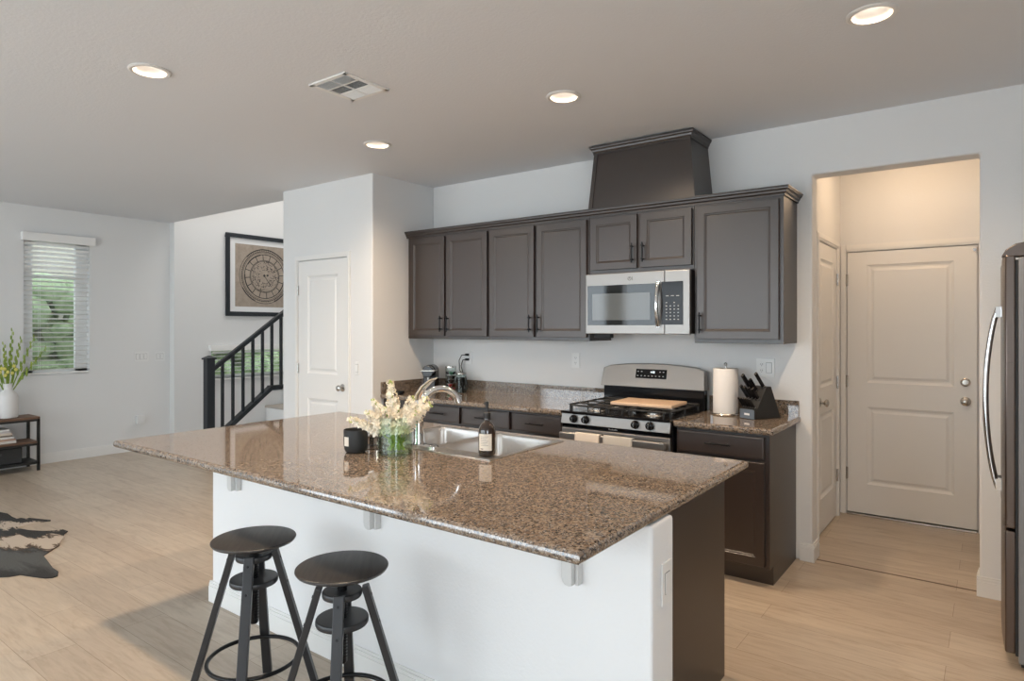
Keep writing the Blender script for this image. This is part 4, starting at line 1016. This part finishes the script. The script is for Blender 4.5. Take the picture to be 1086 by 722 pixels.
# ------------------------------------------------------------ stairs, rail
XN = -7.0
SL = .725
def steps():
    m = MB(); c = MB()
    for i in range(4):
        y = -.46+i*.24; z = .185*(i+1); ye = y+.24 if i < 3 else 1.6
        m.box(XN+.045, -5.489, y, 1.6, z-.185, z-.028); c.box(XN+.045, -5.489, y-.022, ye, z-.028, z)
    struct(m.build('stair_risers', 'trim')); struct(c.build('stair_treads', 'carpet', bevel=.008))
    k = MB(); z_at = lambda y: .225+SL*1.05*(y+.60)
    y1 = .10
    k.prism([(-.60, 0), (-.60, .19), (y1, z_at(y1)-.036), (1.6, z_at(y1)-.036), (1.6, 0)], 'x', XN-.04, XN+.04); struct(k.build('wall_knee', 'wall'))
steps()
rl = T('stair_railing', 'black stair railing with a square newel post and straight balusters', 'railing', (XN, -.60, 0))
m = MB(); m.box(XN-.045, XN+.045, -.70, -.61, 0, 1.125); m.build('newel_post', 'rail', rl, bevel=.004)
m = MB(); m.box(XN-.058, XN+.058, -.713, -.597, 1.125, 1.143); m.hexa([(XN-.055, -.71, 1.143), (XN+.055, -.71, 1.143), (XN+.055, -.60, 1.143), (XN-.055, -.60, 1.143)], [(XN-.012, -.667, 1.168), (XN+.012, -.667, 1.168), (XN+.012, -.643, 1.168), (XN-.012, -.643, 1.168)]); m.build('newel_cap', 'rail', rl, bevel=.002)
zr = lambda y: 1.045+SL*(y+.61)
m = MB(); m.hexa([(XN-.03, -.61, zr(-.61)-.055), (XN+.03, -.61, zr(-.61)-.055), (XN+.03, .62, zr(.62)-.055), (XN-.03, .62, zr(.62)-.055)], [(XN-.03, -.61, zr(-.61)), (XN+.03, -.61, zr(-.61)), (XN+.03, .62, zr(.62)), (XN-.03, .62, zr(.62))]); m.build('handrail', 'rail', rl, bevel=.008)
zs = lambda y: .225+SL*1.05*(y+.60)
yk = .10
m = MB(); m.hexa([(XN-.045, -.60, zs(-.60)-.035), (XN+.045, -.60, zs(-.60)-.035), (XN+.045, yk, zs(yk)-.035), (XN-.045, yk, zs(yk)-.035)], [(XN-.045, -.60, zs(-.60)+.02), (XN+.045, -.60, zs(-.60)+.02), (XN+.045, yk, zs(yk)+.02), (XN-.045, yk, zs(yk)+.02)])
m.box(XN-.045, XN+.045, yk-.01, .62, zs(yk)-.03, zs(yk)+.022); m.build('shoe_rail', 'rail', rl)
for k in range(9):
    y = -.50+k*.125; zb = zs(min(y, yk))+.01; m = MB(); m.box(XN-.014, XN+.014, y-.014, y+.014, zb, zr(y)-.03); m.build('baluster', 'rail', rl)

# ------------------------------------------------------------ framed picture
def picture():
    y0, y1, z0, z1 = .187, 1.337, 1.635, 2.745; X = XS
    t = T('framed_picture', 'black framed antique circular chart print above the stairs', 'picture', (X+.02, (y0+y1)/2, z0))
    m = MB()
    for a, b, c, d in ((y0, y1, z0, z0+.055), (y0, y1, z1-.055, z1), (y0, y0+.055, z0+.055, z1-.055), (y1-.055, y1, z0+.055, z1-.055)): m.box(X+.002, X+.035, a, b, c, d)
    m.build('frame', 'rail', t, bevel=.006)
    MB().box(X+.002, X+.012, y0+.05, y1-.05, z0+.05, z1-.05).build('mat_board', mat('mat_white', (.80, .80, .80), .8), t)
    pm = mat('print_paper', (.38, .31, .25), .8); f = noise(pm, coords(pm), 14, 5, .7); lk(pm, ramp(pm, f, [(.3, (.30, .245, .20)), (.7, (.42, .35, .285))]), base(pm))
    p = MB().box(X+.012, X+.014, y0+.135, y1-.135, z0+.13, z1-.13).build('print', pm, t)
    cy, cz = (y0+y1)/2, (z0+z1)/2; k = MB(); xx = X+.0145
    def ring(r, w, n=72, a0=0, a1=2*pi):
        pts = [(a0+(a1-a0)*i/n) for i in range(n+1)]
        for a, b in zip(pts, pts[1:]):
            q = [(xx, cy+rr*cos(t_), cz+rr*sin(t_)) for rr, t_ in ((r-w/2, a), (r+w/2, a), (r+w/2, b), (r-w/2, b))]
            k.f([k.v(v) for v in q])
    def line(a, r0, r1, w):
        d = (cos(a), sin(a)); e = (-sin(a)*w/2, cos(a)*w/2)
        k.f([k.v((xx, cy+d[0]*r+e[0]*s_, cz+d[1]*r+e[1]*s_)) for r, s_ in ((r0, -1), (r1, -1), (r1, 1), (r0, 1))])
    for r, w in ((.378, .006), (.345, .008), (.33, .005), (.305, .010), (.225, .007), (.213, .007)): ring(r, w)
    ring(.372, .010, 30, .7, 2.4); ring(.372, .010, 30, 3.6, 4.3); ring(.372, .010, 20, 5.1, 5.9); ring(.30, .013, 14, 1.8, 2.6); ring(.30, .013, 14, 3.1, 4.0); ring(.30, .013, 14, 5.5, 6.1)
    for i in range(84):
        a = 2*pi*i/84; line(a, .345, .374 if (.7 < a < 2.4 or 3.6 < a < 4.3 or 5.1 < a < 5.9) else .358, .007)
    for i in range(16): line(2*pi*i/16+.1, .225, .305, .010)
    rn = random.Random(11)
    for i in range(150):
        a = rn.uniform(0, 2*pi); r = rn.uniform(.09, .215); r_ = rn.uniform(.006, .02)
        c = (cy+r*cos(a), cz+r*sin(a)); q = rn.uniform(0, pi)
        k.f([k.v((xx, c[0]+r_*cos(q)+.003*s_*sin(q), c[1]+r_*sin(q)*1-.003*s_*cos(q))) for s_ in (-1, 1)] + [k.v((xx, c[0]-r_*cos(q)+.003*s_*sin(q), c[1]-r_*sin(q)-.003*s_*cos(q))) for s_ in (1, -1)])
    line(-.95, -.02, .17, .008); line(.4, .03, .06, .025); line(2.2, 0, .03, .03)
    k.build('ink_lines', mat('print_ink', (.03, .028, .028), .8), p)
picture()

# ------------------------------------------------------------ console table with things
M['walnut'] = mat('brown_board', (.16, .085, .05), .5); M['tube'] = mat('black_tube', (.012, .012, .012), .45)
ct = T('console_table', 'low black metal table with brown wooden shelves against the left wall', 'console table', (-8.09, -2.55, 0))
tx0, tx1, ty0, ty1 = -8.262, -7.94, -3.20, -1.955
MB().box(tx0, tx1, ty0, ty1, .535, .557).build('tabletop', 'walnut', ct, bevel=.002)
MB().box(tx0+.01, tx1-.01, ty0+.01, ty1-.01, .285, .303).build('shelf', 'walnut', ct, bevel=.002)
m = MB()
for x in (tx0, tx1-.025):
    for y in (ty0, ty1-.025): m.box(x, x+.025, y, y+.025, 0, .535)
for z in (.512, .262, .07):
    m.box(tx0, tx0+.022, ty0, ty1, z, z+.022); m.box(tx1-.022, tx1, ty0, ty1, z, z+.022); m.box(tx0, tx1, ty0, ty0+.022, z, z+.022); m.box(tx0, tx1, ty1-.022, ty1, z, z+.022)
m.build('frame', 'tube', ct)
MB().box(tx0+.01, tx1-.01, ty0+.01, ty1-.01, .093, .097).build('lower_shelf', 'tube', ct)
m = MB(); m.box(-8.235, -7.975, -2.56, -2.10, .0985, .255)
sbx = T('storage_box', 'black storage box with a handle slot on the bottom shelf of the low table', 'box', (-8.1, -2.33, .0985)); m.build('box_body', 'black_matte', sbx, bevel=.006)
MB().box(-7.976, -7.972, -2.40, -2.27, .19, .215).build('handle_slot', 'slot', sbx)
bc = [(.70, .66, .60), (.55, .35, .25), (.75, .72, .68), (.35, .28, .22), (.72, .62, .52), (.65, .60, .58), (.80, .78, .75)]
zb = .304; bl_ = ['white-spined book at the bottom of the stack', 'reddish-brown book, second from the bottom of the stack', 'pale book, third from the bottom of the stack', 'dark tan book, middle of the stack', 'peach-coloured book, third from the top of the stack', 'greyish book, second from the top of the stack', 'white book on top of the stack']
rnd = random.Random(5)
for i in range(7):
    h = (.028, .018, .024, .016, .022, .017, .022)[i]; o_ = rnd.uniform(-.012, .012); w_ = .27-.006*i
    b = T('book', bl_[i] + ' on the middle shelf', 'book', (-8.1, -2.33, zb), 'books stacked on the low table')
    m = MB(); m.m = Matrix.Translation((-8.10+o_, -2.28-i*.006, zb)) @ Matrix.Rotation(R(rnd.uniform(-3, 3)), 4, 'Z')
    mm = m.m.copy(); m.box(-.10, .10, -w_/2, w_/2, 0, .003); m.box(-.10, .10, -w_/2, w_/2, h-.003, h-.0005); m.box(.097, .10, -w_/2, w_/2, 0, h-.0005)
    m.build('cover', mat('book_cover', bc[i], .6), b)
    m = MB(mm); m.box(-.096, .0965, -w_/2+.004, w_/2-.004, .003, h-.003); m.build('pages', mat('book_pages', (.75, .72, .66), .9), b); zb += h
# vase
M['ceramic'] = mat('white_ceramic', (.74, .72, .70), .55)
v2 = (-8.08, -2.19)
m = MB(); m.lathe([(.072, 0), (.082, .006), (.088, .03), (.092, .16), (.088, .215), (.070, .255), (.042, .285), (.036, .30), (.038, .345), (.042, .352), (.038, .352), (.032, .34), (.030, .30), (0, .28)], (v2[0], v2[1], .5575), 40)
tag(m.build('ceramic_vase', 'ceramic', smooth=True), 'white ceramic bottle vase holding green gladiolus stalks on the low table', 'vase')
M['glad'] = leafmat('gladiolus_green', (.16, .26, .03), (.36, .44, .08)); M['gladf'] = mat('gladiolus_flower', (.75, .68, .18), .6)
gl = [(-.42, .55, 'green gladiolus stalk leaning farthest left out of the white vase'), (-.20, .62, 'green gladiolus stalk second from the left in the white vase'), (-.06, .52, 'short green gladiolus stalk with a yellow bloom in the white vase'), (.06, .66, 'tall green gladiolus stalk standing upright in the white vase'), (.17, .58, 'green gladiolus stalk just right of the upright one'), (.33, .62, 'green gladiolus stalk leaning right in the white vase'), (.62, .55, 'green gladiolus stalk leaning farthest right over the window')]
for i, (ln, hh, lb) in enumerate(gl):
    b0 = Vector((v2[0], v2[1]+(i-3)*.006, .80)); d = Vector((.03*((i % 3)-1), ln, 1.0)).normalized(); L = hh
    pts = [b0+d*L*k/16+Vector((0, 1, 0))*(.05*ln*(k/16)**2) for k in range(17)]
    t = T('gladiolus_stalk', lb, 'flower', b0, 'gladiolus stalks in the white vase')
    m = MB(); m.tube(pts, lambda u: .0055*(1-.75*u)+.001, 7)
    for k in (3, 5):   # sword leaves
        sd = 1 if (k+i) % 2 else -1; p = pts[2]; q = p+Vector((0, ln*.5+.12*sd, .9)).normalized()*.26
        m.f([m.v(p), m.v(p.lerp(q, .4)+Vector((0, .012, 0))), m.v(q), m.v(p.lerp(q, .4)-Vector((0, .010, 0)))])
    m.build('stem', 'glad', t, smooth=True)
    m = MB(); y_ = MB(); yl = False
    for k in range(6, 17):
        sd = 1 if k % 2 else -1; s_ = .019*(1.3-k/16)+.004
        m.sphere(pts[k]+Vector((.004, sd*.009, .004)), s_, 8, 6, (.5, .55, 1.9))
    for k in (6, 7, 8):
        if i in (1, 2, 4): y_.sphere(pts[k]+Vector((.018, .012*((k % 2)*2-1), 0)), .017, 7, 5, (.7, 1, 1.1)); yl = True
    m.build('buds', 'glad', t, smooth=True)
    if yl: y_.build('blooms', 'gladf', t, smooth=True)
    else: y_.bm.free()

# ------------------------------------------------------------ cowhide rug
def cowhide():
    m = mat('cowhide', rough=.85)
    # hide pattern: streaky dark and cream bands with ragged borders
    v = coords(m, kind='Object', rot=(0, 0, R(-36.6))); sx_ = nd(m, 'ShaderNodeSeparateXYZ'); lk(m, v, sx_.inputs[0])
    n = noise(m, coords(m, (1, 3.6, 1), rot=(0, 0, R(-36.6))), 3.4, 8, .72, .6)
    ad = nd(m, 'ShaderNodeMath', operation='MULTIPLY_ADD'); lk(m, n, ad.inputs[0]); ad.inputs[1].default_value = .62; lk(m, sx_.outputs['Y'], ad.inputs[2])
    mr = nd(m, 'ShaderNodeMapRange'); mr.inputs['From Min'].default_value = -1.3054; mr.inputs['From Max'].default_value = 1.0946; lk(m, ad.outputs[0], mr.inputs['Value'])
    D, G, B_, C_ = (.020, .019, .018), (.075, .078, .076), (.10, .06, .035), (.50, .42, .34)
    P = lambda v_: (v_+.9)/2.4
    lk(m, ramp(m, mr.outputs['Result'], [(P(-.9), D), (P(.35), D), (P(.50), G), (P(.66), G), (P(.74), D), (P(.79), B_), (P(.82), C_), (P(1.0), C_), (P(1.03), B_), (P(1.06), D), (P(1.19), D), (P(1.22), C_), (P(1.34), C_), (P(1.36), D)]), base(m))
    bump(m, noise(m, coords(m, (6, 60, 6), rot=(0, 0, R(-36.6))), 8, 4, .7), .6, .004)
    out = [(-6.9, -3.0), (-7.2, -3.3), (-7.5, -3.7), (-7.3, -4.3), (-7.0, -4.5), (-6.4, -4.3), (-5.9, -4.55), (-5.45, -4.3), (-5.2, -3.7), (-4.95, -3.32),
           (-4.724, -3.152), (-4.688, -3.116), (-4.669, -3.066), (-4.575, -3.032), (-4.491, -2.997), (-4.464, -2.968), (-4.475, -2.94), (-4.54, -2.914), (-4.639, -2.911), (-4.818, -2.884), (-4.937, -2.867), (-5.017, -2.794), (-5.084, -2.729), (-5.168, -2.695), (-5.242, -2.65), (-5.335, -2.616), (-5.387, -2.575), (-5.47, -2.583), (-5.476, -2.628), (-5.535, -2.685), (-5.644, -2.739), (-5.728, -2.76), (-5.772, -2.793), (-5.79, -2.76), (-5.80, -2.70), (-5.81, -2.64), (-5.80, -2.59), (-5.785, -2.556), (-5.80, -2.548), (-5.918, -2.597), (-6.001, -2.627), (-5.989, -2.649), (-6.053, -2.667), (-6.047, -2.693), (-6.137, -2.697), (-6.275, -2.689), (-6.372, -2.712)]
    b = MB(); A = [b.v((x, y, .0008)) for x, y in out]; B = [b.v((x, y, .007)) for x, y in out]; n = len(out)
    b.f(B); b.f(A[::-1])
    for i in range(n): b.f([A[i], A[(i+1)%n], B[(i+1)%n], B[i]])
    tag(b.build('cowhide_rug', m), 'black and cream cowhide rug with ragged edges on the living room floor', 'rug')
cowhide()
